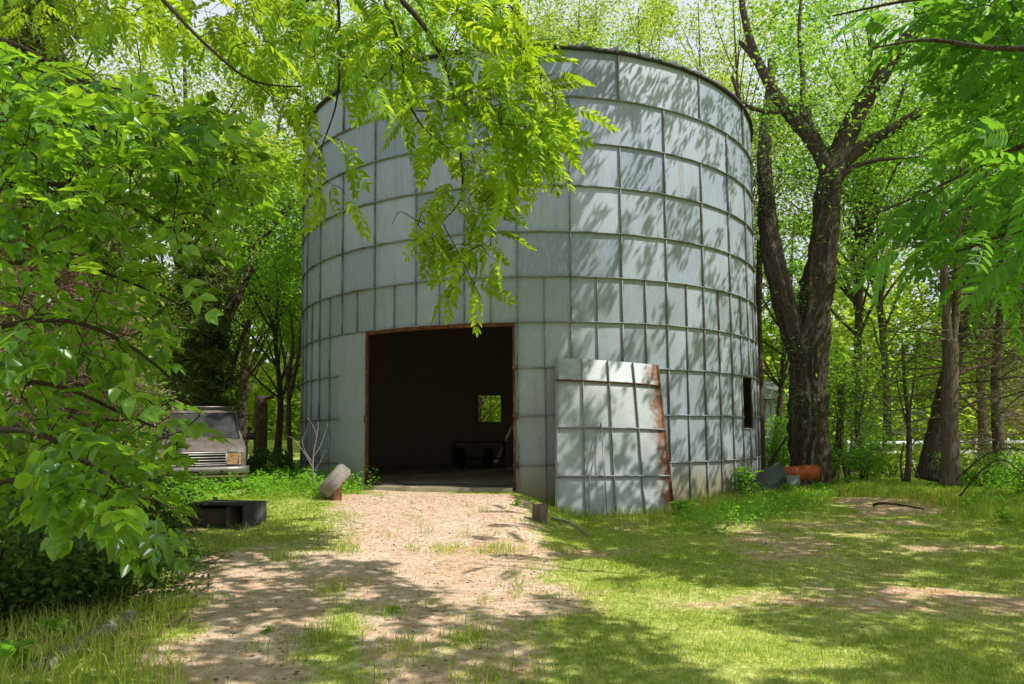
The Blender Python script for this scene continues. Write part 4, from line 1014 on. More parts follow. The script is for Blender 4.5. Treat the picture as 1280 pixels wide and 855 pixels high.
# other trunks at right
for nm, lb, Y, paths, mt_ in (
   ('leaning_tree', 'dark ivy covered trunk leaning right behind the pale cedar', 17.5, [([(1160,600),(1168,560),(1178,510),(1190,460),(1205,410),(1215,350)], .30, .12)], 'bark'),
   ('sapling', 'thin dark branching sapling standing left of the pale cedar', 16.5, [([(1134,602),(1136,570),(1136,530),(1131,480),(1128,430)], .075, .03), ([(1136,540),(1126,500),(1120,470)], .03, .01), ([(1128,602),(1126,575),(1130,555)], .03, .02), ([(1137,560),(1150,545),(1165,540)], .02, .006), ([(1136,520),(1142,480),(1148,430)], .03, .008), ([(1150,600),(1140,580),(1139,565)], .02, .012)], 'bark'),
   ('sapling', 'short straight trunk standing just right of the massive trunk', 21, [([(1043,612),(1045,580),(1050,540),(1052,480)], .14, .10)], 'bark'),
   ('sapling', 'slender brown trunk in the gap between the bin and the massive trunk', 20, [([(952,620),(951,560),(950,480),(948,400),(950,300)], .13, .08), ([(955,600),(968,570),(985,545)], .05, .03)], 'bark_l')):
    x = at(*paths[0][0][0], Y); t = empty(nm, (x[0], Y, float(gz(x[0], Y))), lb, 'tree'); mb = MB()
    for pts, a, b in paths: P = lp(pts, Y); mb.tube(P, np.linspace(a, b, len(P)), 10, rough=.15, seed=int(a*100))
    shiftmb(mb, t).build('trunk', M[mt_], t, True)
    e = at(*paths[0][0][-1], Y); m = MB(); P = e+r.normal(0, 1, (900, 3))*np.array([.6, .5, .6]); P = P[clear(P)]; leaves(m, P, .10, r); shiftmb(m, t).build('crown', M['dark' if 'ivy' in lb else 'mid'], t)
# understory bushes
def bush(px, Y, w_, h_, n, ls, mt_, lb, name='shrub', seed=0, z0=None):
    r = np.random.default_rng(300+seed); b = base_at(px, Y); root = empty(name, b, lb, 'shrub', 'shrubs along the edge of the woods')
    c = r.normal(0, 1, (14, 3)); c = c/np.linalg.norm(c, axis=1)[:, None]*(r.random((14, 1))**.5)*np.array([w_, w_*.7, h_*.45])+np.array([0, 0, h_*.5])
    st_ = MB(); P = []
    for q in c: st_.tube(limbpath([r.normal(0, .08), r.normal(0, .08), -.1], q, r, .1), np.linspace(.018, .005, 6), 5, cap=False); P.append(q+r.normal(0, .28, (n//14, 3))*np.array([w_, w_, h_*.6])*.6)
    st_.build('stems', M['twig'], root, True); P = np.concatenate(P); P = P[(P[:, 2] > .02) & clear(P+np.array(b))]; m = MB(); leaves(m, P, ls, r); m.build('foliage', M[mt_], root)
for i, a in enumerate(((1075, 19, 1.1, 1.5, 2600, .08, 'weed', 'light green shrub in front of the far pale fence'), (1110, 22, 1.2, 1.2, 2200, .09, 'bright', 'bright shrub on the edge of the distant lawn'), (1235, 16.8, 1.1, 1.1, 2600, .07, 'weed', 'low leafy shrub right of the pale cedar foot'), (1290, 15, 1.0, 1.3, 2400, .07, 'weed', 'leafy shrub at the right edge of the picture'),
      (20, 5.9, .8, .8, 2600, .07, 'dark', 'low dark shrub in the shade at the lower left edge'), (120, 6.3, .7, .6, 2200, .06, 'dark', 'low dark shrub under the big drooping leaves, right of the edge one'), (190, 7.2, .6, .5, 1800, .06, 'dark', 'small dark shrub in the shade left of the open box'), (60, 7.0, .9, .9, 2600, .07, 'dark', 'dark shrub behind the two low ones at lower left'),  # these low shrubs are added to darken the ground at lower left
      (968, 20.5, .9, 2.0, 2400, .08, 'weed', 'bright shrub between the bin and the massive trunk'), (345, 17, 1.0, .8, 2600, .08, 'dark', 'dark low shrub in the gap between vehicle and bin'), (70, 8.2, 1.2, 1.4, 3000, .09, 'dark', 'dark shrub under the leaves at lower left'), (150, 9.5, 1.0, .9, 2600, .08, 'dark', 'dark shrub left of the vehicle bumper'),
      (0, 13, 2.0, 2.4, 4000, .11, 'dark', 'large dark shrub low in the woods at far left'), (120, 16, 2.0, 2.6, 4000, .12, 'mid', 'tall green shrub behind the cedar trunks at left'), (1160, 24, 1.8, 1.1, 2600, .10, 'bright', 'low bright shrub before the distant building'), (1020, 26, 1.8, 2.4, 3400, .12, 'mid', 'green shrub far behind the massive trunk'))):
    bush(*a, seed=i)
# far woods: one mass
m = MB(); n = 230000; a = r.uniform(-52, 58, n); Yw = r.uniform(46, 68, n); X_ = np.tan(np.radians(a))*Yw
hh = 9+7*fbm(X_*.12, Yw*.1, 90); zz = r.random(n)**.8*hh; den = fbm(X_*.35+zz*.1, zz*.4+Yw*.2, 91); kk = den > (.40+.10*zz/hh)
P = np.stack([X_, Yw, zz+gz(X_, Yw)], 1)[kk]; leaves(m, P, .55, r, np.clip(r.normal(.5, .2, len(P))+.5*(fbm(P[:, 0]*.3, P[:, 2]*.3, 92)-.5), 0, 1))
tag(m.build('far_woods', M['bright']), 'dense pale green wood closing off the background on all sides', 'woods', None, 'stuff')
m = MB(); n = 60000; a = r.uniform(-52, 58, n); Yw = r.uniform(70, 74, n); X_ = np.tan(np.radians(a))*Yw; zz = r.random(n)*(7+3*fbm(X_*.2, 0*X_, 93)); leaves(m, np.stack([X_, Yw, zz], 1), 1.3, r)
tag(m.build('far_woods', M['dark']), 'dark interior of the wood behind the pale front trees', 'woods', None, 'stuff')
# ------------------------------------------------------------------ abandoned vehicle
s = N('old_paint'); P = s.n('ShaderNodeTexCoord').outputs['Object']; n1 = s.noise(3.5, 6, .7, P); n2 = s.noise(40, 4, .65, P); n3 = s.noise(9, 5, .7, P)
col = s.ramp(n1, [(.3, (.075,.06,.048)), (.5, (.145,.12,.10)), (.75, (.27,.235,.20))]); col = s.mix(s.ramp(n3, [(.52, (0,)*3), (.72, (.8,)*3)]), col, (.12,.09,.06)); col = s.mix(s.ramp(n2, [(.5, (0,)*3), (.8, (.6,)*3)]), col, (.42,.39,.34))
s.bsdf(col, .62, .1, s.bump(n2, .2, .003), .35); M['paint'] = s.m
s = N('dusty_glass'); n1 = s.noise(6, 6, .7); n2 = s.noise(60, 3); col = s.ramp(n1, [(.3, (.02,.022,.02)), (.55, (.045,.045,.04)), (.75, (.12,.11,.09))]); col = s.mix(s.ramp(n2, [(.55, (0,)*3), (.75, (.4,)*3)]), col, (.16,.16,.11)); s.bsdf(col, .35, 0, None, .5); M['dglass'] = s.m
M['trim'] = plain('black_trim', (.018,.017,.015), .6, 0, .3, 20, .1)
M['chrome'] = plain('dull_chrome', (.34,.32,.28), .42, .6, .5, 14, .2, .5)
M['moss'] = plain('mossy_plastic', (.16,.15,.06), .85, 0, .5, 16, .3)
s = N('amber_lamp'); n1 = s.noise(16, 5, .7); col = s.ramp(n1, [(.3, (.20,.09,.04)), (.55, (.42,.24,.10)), (.75, (.52,.42,.28))]); s.bsdf(col, .4, 0, s.bump(n1, .3, .004), .5); M['amber'] = s.m
car = empty('parked_car', (-6.12, 14.0, float(gz(-6.1, 14.5))-.02), 'abandoned weathered grey brown vehicle with rusty amber headlamp, half hidden by leaves', 'car', None, RAD(22))
W = .87
def sect(y, hw, zb, zt_, r_=.09, n=5, crown=.02):
    out = []
    pts = []
    for cx_, cz_, a0 in ((hw-r_, zt_-r_, 0), (-(hw-r_), zt_-r_, 90), (-(hw-r_*.5), zb+r_*.5, 180), (hw-r_*.5, zb+r_*.5, 270)):
        rr = r_ if a0 < 180 else r_*.5
        for t in np.linspace(0, 90, n): pts.append([cx_+rr*cos(RAD(a0+t)), y, cz_+rr*sin(RAD(a0+t))])
        if a0 == 0:
            for u in np.linspace(.75, -.75, 5): pts.append([u*(hw-r_), y, zt_+crown*(1-u*u)])
    return np.array(pts+[pts[0]])
# body: front to back (y runs away from the camera)
st_ = [(0.0, .80, .50, .80, .05), (.03, .845, .44, .86, .07), (.10, .86, .40, .90, .08), (.35, W, .36, .935, .09), (.9, W, .34, .985, .09), (1.32, W, .33, 1.02, .09), (1.42, W, .33, 1.03, .08), (3.2, W, .33, 1.03, .08), (4.3, W, .36, 1.02, .08), (4.42, .84, .40, .98, .08)]
mb = MB(); Gd = np.array([sect(a, b, c, d, e) for a, b, c, d, e in st_]); mb.grid(Gd, flip=False); mb.add(Gd[0][:-1], [list(range(len(Gd[0])-1))]); mb.add(Gd[-1][:-1], [list(range(len(Gd[0])-1))[::-1]])
body = mb.build('body', M['paint'], car, True)
# hood panel sits just proud, with a raised centre
mb = MB(); U_ = np.linspace(-1, 1, 21); Y_ = np.linspace(.06, 1.40, 14)
def hz(u, y): return np.interp(y, [.06, .12, .35, .9, 1.32, 1.42], [.885, .915, .945, 1.0, 1.035, 1.045])+.028*(1-u*u)+.014*sst((.62-abs(u))/.06)-.03*max(0, abs(u)-.9)/.1
mb.grid([[[u*.80, y, hz(u, y)+.004] for u in U_] for y in Y_], flip=True); mb.grid([[[u*.80, .06, hz(u, .06)+.004] for u in U_], [[u*.79, .045, hz(u, .06)-.04] for u in U_]]); mb.build('hood', M['paint'], car, True)
# cabin
def cab(z, f):                                       # f 0 belt, 1 roof
    hw = W-.03-.13*f; y0 = 1.38+.62*f; y1 = 4.34-.22*f; return hw, y0, y1
mb = MB(); rows_ = []
for z, f in ((1.01, 0), (1.2, .3), (1.45, .72), (1.60, .95), (1.655, 1.0), (1.685, 1.12)):
    hw, y0, y1 = cab(z, min(f, 1)); k_ = .0 if f <= 1 else .10; hw -= k_; y0 += k_; y1 -= k_; c = .10; ring_ = []
    for x_, y_, a0 in ((hw-c, y1-c, 0), (-(hw-c), y1-c, 90), (-(hw-c), y0+c, 180), (hw-c, y0+c, 270)):
        for t in np.linspace(0, 90, 5): ring_.append([x_+c*cos(RAD(a0+t)), y_+c*sin(RAD(a0+t)), z])
    rows_.append(ring_+[ring_[0]])
mb.grid(rows_, flip=True); mb.add(rows_[-1][:-1], [list(range(len(rows_[-1])-1))]); mb.build('cabin', M['paint'], car, True)
# glass panes proud of the cabin
mb = MB(); mb.grid([[[u*(cab(0, f)[0]-.085), cab(0, f)[1]-.012-.015*(1-u*u), z] for u in np.linspace(-1, 1, 13)] for z, f in ((1.075, .08), (1.3, .46), (1.595, .92))], flip=True); wsc = mb.build('windshield', M['dglass'], car, True)
mb = MB()
for sg in (-1, 1): mb.tube([[sg*(cab(0, .06)[0]-.07), cab(0, .06)[1]-.02, 1.065], [sg*(cab(0, .93)[0]-.075), cab(0, .93)[1]-.012, 1.61]], .013, 6)
mb.tube([[-.74, 1.40, 1.062], [0, 1.375, 1.07], [.74, 1.40, 1.062]], .014, 6); mb.tube([[-.64, 1.955, 1.612], [0, 1.935, 1.615], [.64, 1.955, 1.612]], .013, 6); mb.build('seal', M['trim'], wsc)
for x0, dx in ((-.42, .5), (.12, .5)): mb = MB(); mb.tube([[x0, 1.34, 1.075], [x0+dx*.5, 1.385, 1.12], [x0+dx, 1.40, 1.15]], .009, 5); mb.build('wiper', M['trim'], car)
for sg in (-1, 1):
    for y0, y1 in ((1.62, 2.45), (2.52, 3.30), (3.38, 4.1)):
        mb = MB(); f0, f1 = .12, .86; xo = lambda f: sg*(cab(0, f)[0]+.008); sh_ = .42 if y0 < 2 else 0
        mb.add([[xo(f0), y0+.02, 1.085], [xo(f0), y1, 1.085], [xo(f1), y1, 1.54], [xo(f1), y0+.02+sh_, 1.54]], [[0, 1, 2, 3] if sg > 0 else [3, 2, 1, 0]]); mb.build('side_window', M['dglass'], car)
    m_ = MB(); m_.bbox((sg*1.0, 1.66, 1.10), (.20, .10, .15), .03); m_.bbox((sg*.89, 1.67, 1.05), (.08, .05, .06), .01); m_.build('side_mirror', M['trim'], car)
    m_ = MB(); m_.tube([[sg*.62, 2.02, 1.70], [sg*.62, 2.1, 1.765], [sg*.62, 3.95, 1.765], [sg*.62, 4.05, 1.70]], .016, 6); m_.build('roof_rail', M['chrome'], car)
m_ = MB()
for y_ in (2.12, 3.0, 3.9): m_.tube([[-.62, y_, 1.765], [.62, y_, 1.765]], .016, 6)
m_.build('roof_rack', M['chrome'], car)
# face
m_ = MB(); m_.box((0, -.008, .665), (.98, .02, .225)); gr_ = m_.build('grille', M['trim'], car)
for z in (.585, .64, .695, .75): MB().bbox((0, -.03, z), (.96, .03, .018), .005).build('slat', M['chrome'], gr_)
m_ = MB(); m_.bbox((0, -.025, .79), (1.0, .035, .03), .008); m_.bbox((0, -.025, .548), (1.0, .035, .022), .008); m_.bbox((.492, -.025, .668), (.018, .035, .26), .005); m_.bbox((-.492, -.025, .668), (.018, .035, .26), .005); m_.build('grille_surround', M['chrome'], car)
for sg in (-1, 1):
    m_ = MB(); pts = [(.505, -.022), (.72, -.014), (.80, .01), (.855, .10)]
    m_.grid([[[sg*a, b, z] for a, b in pts] for z in (.555, .66, .785)], flip=sg > 0); hl_ = m_.build('headlight', M['amber'], car)
    m_ = MB()
    for z in (.55, .79): m_.tube([[sg*a, b-.006, z] for a, b in pts], .008, 5)
    for a, b in (pts[0], pts[1]): m_.box((sg*a, b-.004, .67), (.012, .014, .23))
    m_.build('lamp_frame', M['chrome'], hl_)
m_ = MB(); A = [(-.93, .22), (-.90, .0), (-.84, -.10), (-.5, -.145), (0, -.155), (.5, -.145), (.84, -.10), (.90, .0), (.93, .22)]
m_.grid([[[a, b+o, z] for a, b in A] for z, o in ((.36, .06), (.385, .0), (.47, -.012), (.505, .0), (.52, .06))], flip=True); bm_ = m_.build('bumper', M['chrome'], car, True)
m_ = MB(); m_.box((-.1, -.158, .43), (.26, .02, .045)); m_.box((-.42, -.155, .43), (.22, .02, .04)); m_.box((.42, -.150, .43), (.06, .02, .04)); m_.build('slot', M['trim'], bm_)
m_ = MB(); m_.grid([[[a*.97, b+o, z] for a, b in A] for z, o in ((.27, .12), (.29, .03), (.345, .015), (.358, .05))], flip=True); m_.build('valance', M['moss'], car, True)
m_ = MB(); m_.box((0, 1.3, .25), (1.5, 2.3, .18)); m_.build('chassis', M['trim'], car)
m_ = MB(); m_.bbox((.83, .06, .2), (.05, .09, .3), .01, rotz(.2)); m_.build('bumper_bracket', M['chrome'], car)
for sg in (-1, 1):
    for y_ in (.85, 3.5):
        V = tyre(.33, .2, .2, 28)+np.array([sg*.76, y_, .30]); w_ = MB().grid(V).build('wheel', M['black'], car, True); m_ = MB()
        m_.grid([[[sg*(.76+x_), y_+a*cos(u), .30+a*sin(u)] for x_, a in ((.06, .02), (.06, .09), (.03, .17), (.085, .2), (-.08, .2))] for u in np.linspace(0, 2*pi, 25)]); m_.build('rim', M['rust'], w_, True)
# ------------------------------------------------------------------ leaning tyre on its rusty post
p = at(418, 606, 12.6); zg = float(gz(p[0], p[1]))
ty = empty('old_tyre', (p[0], p[1], zg+.31), 'bald grey tyre tilted against a rusty stub left of the doorway', 'tyre')
ty.rotation_euler = (RAD(8), RAD(40), RAD(14))
s = N('worn_rubber'); n1 = s.noise(8, 5, .65); n2 = s.noise(60, 3); col = s.ramp(n1, [(.3, (.17,.15,.13)), (.7, (.33,.30,.26))]); s.bsdf(col, .85, 0, s.bump(n2, .3, .004), .2); M['wornrub'] = s.m
MB().grid(tyre(.32, .19, .26, 48)).build('tread', M['wornrub'], ty, True)
p2 = p+np.array([.10, -.05, 0]); po = empty('rusty_stub', (p2[0], p2[1]-.15, zg), 'short rusty steel stub holding the bald tyre up', 'post')
m_ = MB(); m_.bbox((0, 0, .12), (.15, .12, .34), .015, rotz(.3)); m_.bbox((.0, .02, .30), (.24, .18, .03), .008, rotz(.2)); m_.build('post', M['rust'], po)
# ------------------------------------------------------------------ black open box
a = ground(258, 655); b = ground(318, 659)
bx_ = empty('open_box', (b[0]-.44, b[1]+.15, b[2]-.03), 'black open fronted cabinet shell lying in the grass before the vehicle', 'box', None, RAD(-14))
m_ = MB(); Wd, Dp, Hh = .88, .55, .36
m_.bbox((0, 0, Hh), (Wd, Dp, .03), .008); m_.bbox((0, 0, .03), (Wd, Dp, .03), .008); m_.bbox((-Wd/2, 0, Hh/2), (.03, Dp, Hh), .008); m_.bbox((Wd/2, 0, Hh/2), (.03, Dp, Hh+.02), .008); m_.box((0, Dp/2-.02, Hh/2), (Wd-.04, .02, Hh-.05)); m_.build('shell', M['trim'], bx_)
m_ = MB(); m_.bbox((.18, -.02, Hh/2), (.03, Dp-.06, Hh-.05), .005); m_.build('divider', M['wood'], bx_)
m_ = MB(); m_.bbox((-.20, -.19, Hh/2-.02), (.62, .03, Hh-.08), .006, rotz(.05)); m_.build('panel', M['wood'], bx_)
# ------------------------------------------------------------------ stump, beam
s = N('stump_wood'); P = s.n('ShaderNodeTexCoord').outputs['Object']; n1 = s.noise(8, 5, .65, P, (3, 3, .5)); n2 = s.noise(3, 3, .5, P); col = s.ramp(n1, [(.3, (.07,.05,.035)), (.6, (.20,.15,.11)), (.8, (.33,.27,.21))]); s.bsdf(col, .9, 0, s.bump(n1, .7, .02), .15); M['stump'] = s.m
g_ = ground(675, 652); su = empty('tree_stump', g_, 'small weathered cut stump standing in front of the leaning panel', 'stump')
m_ = MB(); P = crom([[0,0,-.08],[0,0,.05],[.005,0,.18],[.0,.0,.26]], 6); m_.tube(P, np.interp(np.linspace(0,1,len(P)), [0,.3,1], [.15,.115,.10]), 28, rough=.28, seed=6, stretch=2); m_.build('trunk', M['stump'], su, True)
m_ = MB(); t_ = np.linspace(0, 2*pi, 29); m_.grid([[[q*cos(u), q*sin(u), .262+.006*sin(q*150)] for u in t_] for q in np.linspace(.092, .003, 12)]); m_.build('cut_face', plain('cut_wood', (.30,.235,.17), .9, 0, .5, 40, .3), su, True)
M['grey_wood'] = barkmat('grey_weathered_wood', (.16,.14,.11), (.40,.36,.30), 8, .3, .5)
a, b = ground(42, 842), ground(165, 780); v = b-a; L = np.linalg.norm(v); an = math.atan2(v[1], v[0]); pl_ = empty('wooden_beam', (a+b)/2+np.array([0, 0, .03]), 'long grey weathered wooden beam half sunk in bleached grass at lower left', 'beam', None, an)
pl_.rotation_euler = (0, -math.asin(v[2]/L)-.03, an); m_ = MB(); n_ = 24
G_ = np.array([[[x_, y_*(1+.12*(vnoise(x_*4, y_*9, 3)-.5)), z_*(1+.2*(vnoise(x_*5+3, z_*20, 4)-.5))+.02*sin(x_*1.2)] for y_, z_ in ((-.055,-.04),(-.06,.03),(-.045,.05),(.0,.054),(.045,.05),(.06,.03),(.055,-.04),(-.055,-.04))] for x_ in np.linspace(-L/2, L/2, n_)])
m_.grid(G_); m_.add(G_[0][:-1], [list(range(7))]); m_.add(G_[-1][:-1], [list(range(7))[::-1]]); m_.build('beam', M['grey_wood'], pl_, True)
# ------------------------------------------------------------------ orange drum and grey sheet by the big trunk
s = N('orange_paint'); n1 = s.noise(5, 5, .6); col = s.ramp(n1, [(.35, (.30,.06,.02)), (.6, (.46,.095,.03)), (.8, (.22,.06,.035))]); s.bsdf(col, .45, 0, None, .4); M['orange'] = s.m
c = at(1000, 591, 16.6); dr = empty('orange_drum', (c[0], c[1], c[2]), 'dented orange metal drum lying on its side at the foot of the massive trunk', 'drum')
m_ = MB(); xs_ = [-.42, -.41, -.38, -.14, -.12, -.10, .12, .14, .16, .36, .40, .43, .45]; rs_ = [.16, .19, .2, .2, .212, .2, .2, .212, .2, .2, .19, .205, .20]
for_ = [[[x_, q*cos(u)*(1+.04*sin(3*u)), q*sin(u)*(1-.06*max(0, sin(u)))] for u in np.linspace(0, 2*pi, 33)] for x_, q in zip(np.array(xs_)*.9, np.array(rs_)*.88)]
m_.grid(for_); m_.add(np.array(for_[0])[:-1], [list(range(32))[::-1]]); m_.build('shell', M['orange'], dr, True)
m_ = MB(); m_.tube([[.405, .18*cos(u), .18*sin(u)] for u in np.linspace(0, 2*pi, 33)], .014, 6); m_.build('rim', M['rust'], dr, True); dr.rotation_euler = (0, RAD(-6), RAD(-10))
c = at(962, 600, 16.4); sh_ = empty('metal_sheet', (c[0], c[1], float(gz(c[0], c[1]))), 'bent grey metal sheet with a pointed top leaning on the orange drum', 'metal sheet')
q = [at(928, 617, 16.35), at(985, 617, 16.3), at(986, 596, 16.35), at(974, 577, 16.5), at(950, 590, 16.5)]; q = np.array(q)-np.array(sh_.location); q2 = q+np.array([.01, .05, .0])
m_ = MB(); m_.add(np.concatenate([q, q2]), [[0,1,2,3,4], [9,8,7,6,5], [0,5,6,1], [1,6,7,2], [2,7,8,3], [3,8,9,4], [4,9,5,0]]); m_.build('sheet', plain('grey_paint', (.13,.145,.14), .6, .2, .4, 8, .1), sh_)
c = at(998, 600, 16.2); sc_ = empty('scrap_plate', (c[0], c[1], c[2]), 'small pale grey scrap plate propped in front of the orange drum', 'scrap')
m_ = MB(); m_.bbox((-.12, 0, .0), (.34, .03, .22), .01, rotz(.2)); m_.build('plate', plain('pale_scrap', (.24,.27,.24), .6, .2, .4, 12, .2), sc_)
# ------------------------------------------------------------------ dead branching shrub beside the bin, fallen sticks
def deadbush(root, spec, Y, mt_='grey_wood'):
    mb = MB()
    for pts, w in spec: P = lp(pts, Y); mb.tube(P, np.linspace(w, w*.35, len(P)), 6, rough=.1)
    shiftmb(mb, root).build('stems', M[mt_], root, True)
b0 = base_at(391, 12.9); db = empty('dead_shrub', b0, 'leafless pale dead shrub with forked stems beside the left foot of the bin', 'shrub')
deadbush(db, [([(392,604),(391,585),(392,565),(396,545),(398,528)], .020), ([(391,585),(384,572),(376,560),(371,556)], .013), ([(391,572),(399,560),(404,548),(410,530)], .012), ([(392,580),(382,565),(378,550),(384,538)], .010), ([(396,545),(391,532),(384,522)], .008), ([(392,590),(401,576),(406,562)], .009), ([(376,560),(366,548),(358,545)], .008)], 12.9)
def stick(px0, px1, rad, lb, name='fallen_stick', mt_='twig', up=.02):
    a, b = ground(*px0), ground(*px1); o = empty(name, (a+b)/2, lb, 'stick'); P = limbpath(a+[0,0,up], b+[0,0,up*1.5], r, .04, 8); m_ = MB(); m_.tube(P, np.linspace(rad, rad*.5, 8), 7, rough=.2); shiftmb(m_, o).build('stick', M[mt_], o, True)
stick((1092,634), (1155,641), .028, 'dark fallen log lying on bare red earth at the back right', 'fallen_log', 'bark', .04); stick((690,650), (735,672), .022, 'pale broken stick lying beside the small stump', 'fallen_stick', 'grey_wood')
stick((20,700), (120,690), .02, 'dead stick on the dark ground under the left leaves', 'fallen_stick', 'bark_l'); stick((60,740), (190,712), .018, 'long dead stick on the shaded leaf litter at left', 'fallen_stick', 'bark_l')
stick((0,675), (70,668), .025, 'thick dead stick at the left edge below the leaves', 'fallen_stick', 'grey_wood'); stick((110,705), (170,760), .012, 'crooked thin stick slanting over the litter at left', 'fallen_stick', 'bark_l')
# right hand bare arching twigs
for i, (pts, lb) in enumerate((([(1200,620),(1225,590),(1250,575),(1275,590),(1290,615)], 'bare arching dark twig low at the right edge'), ([(1195,600),(1230,570),(1265,560),(1300,570)], 'bare dark twig arching above the other at the right edge'))):
    P = lp(pts, 13.5); o = empty('arching_twig', P[0], lb, 'twig'); m_ = MB(); m_.tube(P, np.linspace(.018, .006, len(P)), 6, rough=.1)
    for q in range(8): b_ = P[r.integers(5, len(P))]; m_.tube(limbpath(b_, b_+r.normal(0, .25, 3), r), np.linspace(.007, .003, 6), 4)
    shiftmb(m_, o).build('twig', M['twig'], o, True)
# ------------------------------------------------------------------ weeds
def weed(x, y, h, n, ls, seed, lb, name='weed', group='leafy weeds round the bin and path', broad=True, mt_='weed'):
    r = np.random.default_rng(400+seed); z = float(gz(x, y)); root = empty(name, (x, y, z), lb, 'plant', group); ns = max(2, int(n/9)); sm = MB(); P = []; D = []
    for i in range(ns):
        a = r.random()*2*pi; sp = h*.45*r.random(); e = np.array([cos(a)*sp, sin(a)*sp, h*(.6+.4*r.random())]); Q = limbpath([r.normal(0, .02), r.normal(0, .02), -.02], e, r, .08, 7); sm.tube(Q, np.linspace(.006, .003, 7), 5)
        for j in range(n//ns+1): u = .25+.75*r.random(); P.append(Q[int(u*6)]); b = r.random()*2*pi; D.append([cos(b), sin(b), -.05+.5*r.random()])
    sm.build('stem', M['weed'], root, True); P = np.array(P); D = np.array(D); tv, tf = leaflet(1, .48, .15, .3); up = r.normal(0, .25, (len(P), 3)); up[:, 2] += 1
    V, Fq = inst(tv, tf, P, frame(D, up), ls*(.6+.7*r.random(len(P)))); m_ = MB(); m_.add(V, [Fq], np.repeat(np.clip(r.normal(.5, .2, len(P)), 0, 1), 2)); m_.build('leaves', M[mt_], root)
WD = [((931,627), .8, 70, .22, 'tall pokeweed like plant standing against the right foot of the bin'), ((852,645), .42, 26, .22, 'broad leaved plant at the right bottom corner of the leaning panel'), ((870,636), .25, 20, .12, 'small weed right of the leaning panel'), ((905,640), .3, 24, .12, 'weed in the grass between panel and tall plant'),
      ((445,604), .35, 40, .14, 'bushy weed in front of the riveted sheet left of the doorway'), ((470,606), .28, 30, .12, 'weed at the left corner of the threshold'), ((425,560+52), .3, 36, .13, 'weed in front of the bald tyre'), ((400,618), .22, 30, .12, 'low weed left of the bald tyre'), ((378,612), .4, 40, .15, 'leafy weed below the dead shrub'),
      ((350,608), .5, 60, .15, 'taller leafy weed between vehicle and dead shrub'), ((330,612), .45, 50, .15, 'leafy weed at the right front corner of the vehicle'), ((312,618), .3, 40, .14, 'weed before the right end of the bumper'), ((286,616), .3, 40, .15, 'weed growing under the bumper'), ((410,575), .5, 40, .16, 'yellow green weed behind the bald tyre'),
      ((335,790), .07, 9, .07, 'tiny weed in the middle of the lower path'), ((492,766), .06, 8, .08, 'tiny seedling on the shaded path'), ((1022,618), .35, 40, .12, 'weed left of the massive trunk foot'), ((1060,612), .4, 46, .12, 'weed right of the massive trunk foot'), ((985,622), .3, 40, .13, 'weed in front of the orange drum'), ((960,628), .25, 36, .12, 'low weed before the grey sheet'),
      ((20,835), .2, 26, .13, 'broad leaved seedling in the lower left corner'), ((75,800), .18, 24, .11, 'seedling on the shaded ground near the lower left corner'), ((60,760), .22, 30, .1, 'weed above the wooden beam in shade'), ((130,735), .25, 34, .1, 'shaded weed at left below the leaves'), ((200,735), .22, 34, .1, 'shaded weed at the left edge of the path'), ((165,715), .3, 36, .11, 'shaded leafy weed near the path edge at left'), ((215,705), .28, 34, .1, 'weed between the leaves and the path'), ((90,705), .3, 40, .12, 'shaded weed under the big left leaves'),
      ((1215,640), .35, 40, .11, 'weed at the right edge of the clearing'), ((1255,655), .35, 40, .11, 'weed farther right at the edge of the clearing'), ((1120,612), .4, 50, .1, 'weed under the thin branching sapling'), ((1180,615), .4, 50, .1, 'weed at the pale cedar foot'), ((645,632), .12, 12, .09, 'dry little weed right of the door jamb')]
for i, (p_, h_, n_, ls_, lb) in enumerate(WD): q = ground(*p_); weed(q[0], q[1], h_, n_, ls_, i, lb)
for i, p_ in enumerate(((160,770),(172,775),(200,790),(214,785),(152,768),(206,800))):
    q = ground(*p_); o = empty('seed_stalk', q, ['tall pale grass seed stalk, leftmost by the beam', 'pale seed stalk right beside the upper end of the beam', 'pale grass stalk with drooping seed head at the path edge', 'rightmost tall pale seed stalk at the path edge', 'short pale seed stalk behind the beam', 'pale seed stalk nearest the path in front'][i], 'grass', 'pale seed stalks in the lower left'); h_ = .32+.2*r.random(); e = np.array([r.normal(0, .05), r.normal(0, .05), h_]); m_ = MB(); Q = limbpath([0,0,0], e, r, .02, 6); m_.tube(Q, .0022, 4)
    leaves(m_, e+np.stack([r.normal(0, .008, 30), r.normal(0, .008, 30), -r.random(30)*.11], 1), .016, r, .95*np.ones(30)); m_.build('stalk', M['grass'], o)
# ground cover patches (creeping leaves)
def cover(name, lb, reg, n, ls, mt_, seed, hh=.08):
    r = np.random.default_rng(seed); pl = poly(reg); lo, hi = pl.min(0), pl.max(0); x = r.uniform(lo[0], hi[0], n); y = r.uniform(lo[1], hi[1], n); k = (soft(x, y, pl, .25, 12) > r.random(n)) & ~inbin(x, y, .02) & (fbm(x*2.5, y*2.5, seed) > .40); x = x[k]; y = y[k]
    z = gz(x, y)+.02+hh*r.random(len(x))*1.5*fbm(x*3, y*3, 15); m_ = MB(); leaves(m_, np.stack([x, y, z], 1), ls, r, flat=.35); tag(m_.build(name, M[mt_]), lb, 'ground cover', None, 'stuff')
cover('ground_cover', 'dense low leafy weeds around the vehicle and the left foot of the bin', [(200,600),(300,604),(350,592),(380,590),(440,596),(490,606),(440,618),(390,622),(330,622),(230,640),(180,640)], 42000, .065, 'weed', 500, .42)
cover('ground_cover', 'bright low leafy weeds in the grass at the right foot of the bin', [(845,662),(900,640),(960,622),(1050,612),(1020,636),(960,652),(900,664),(845,674)], 30000, .06, 'weed', 501, .30)
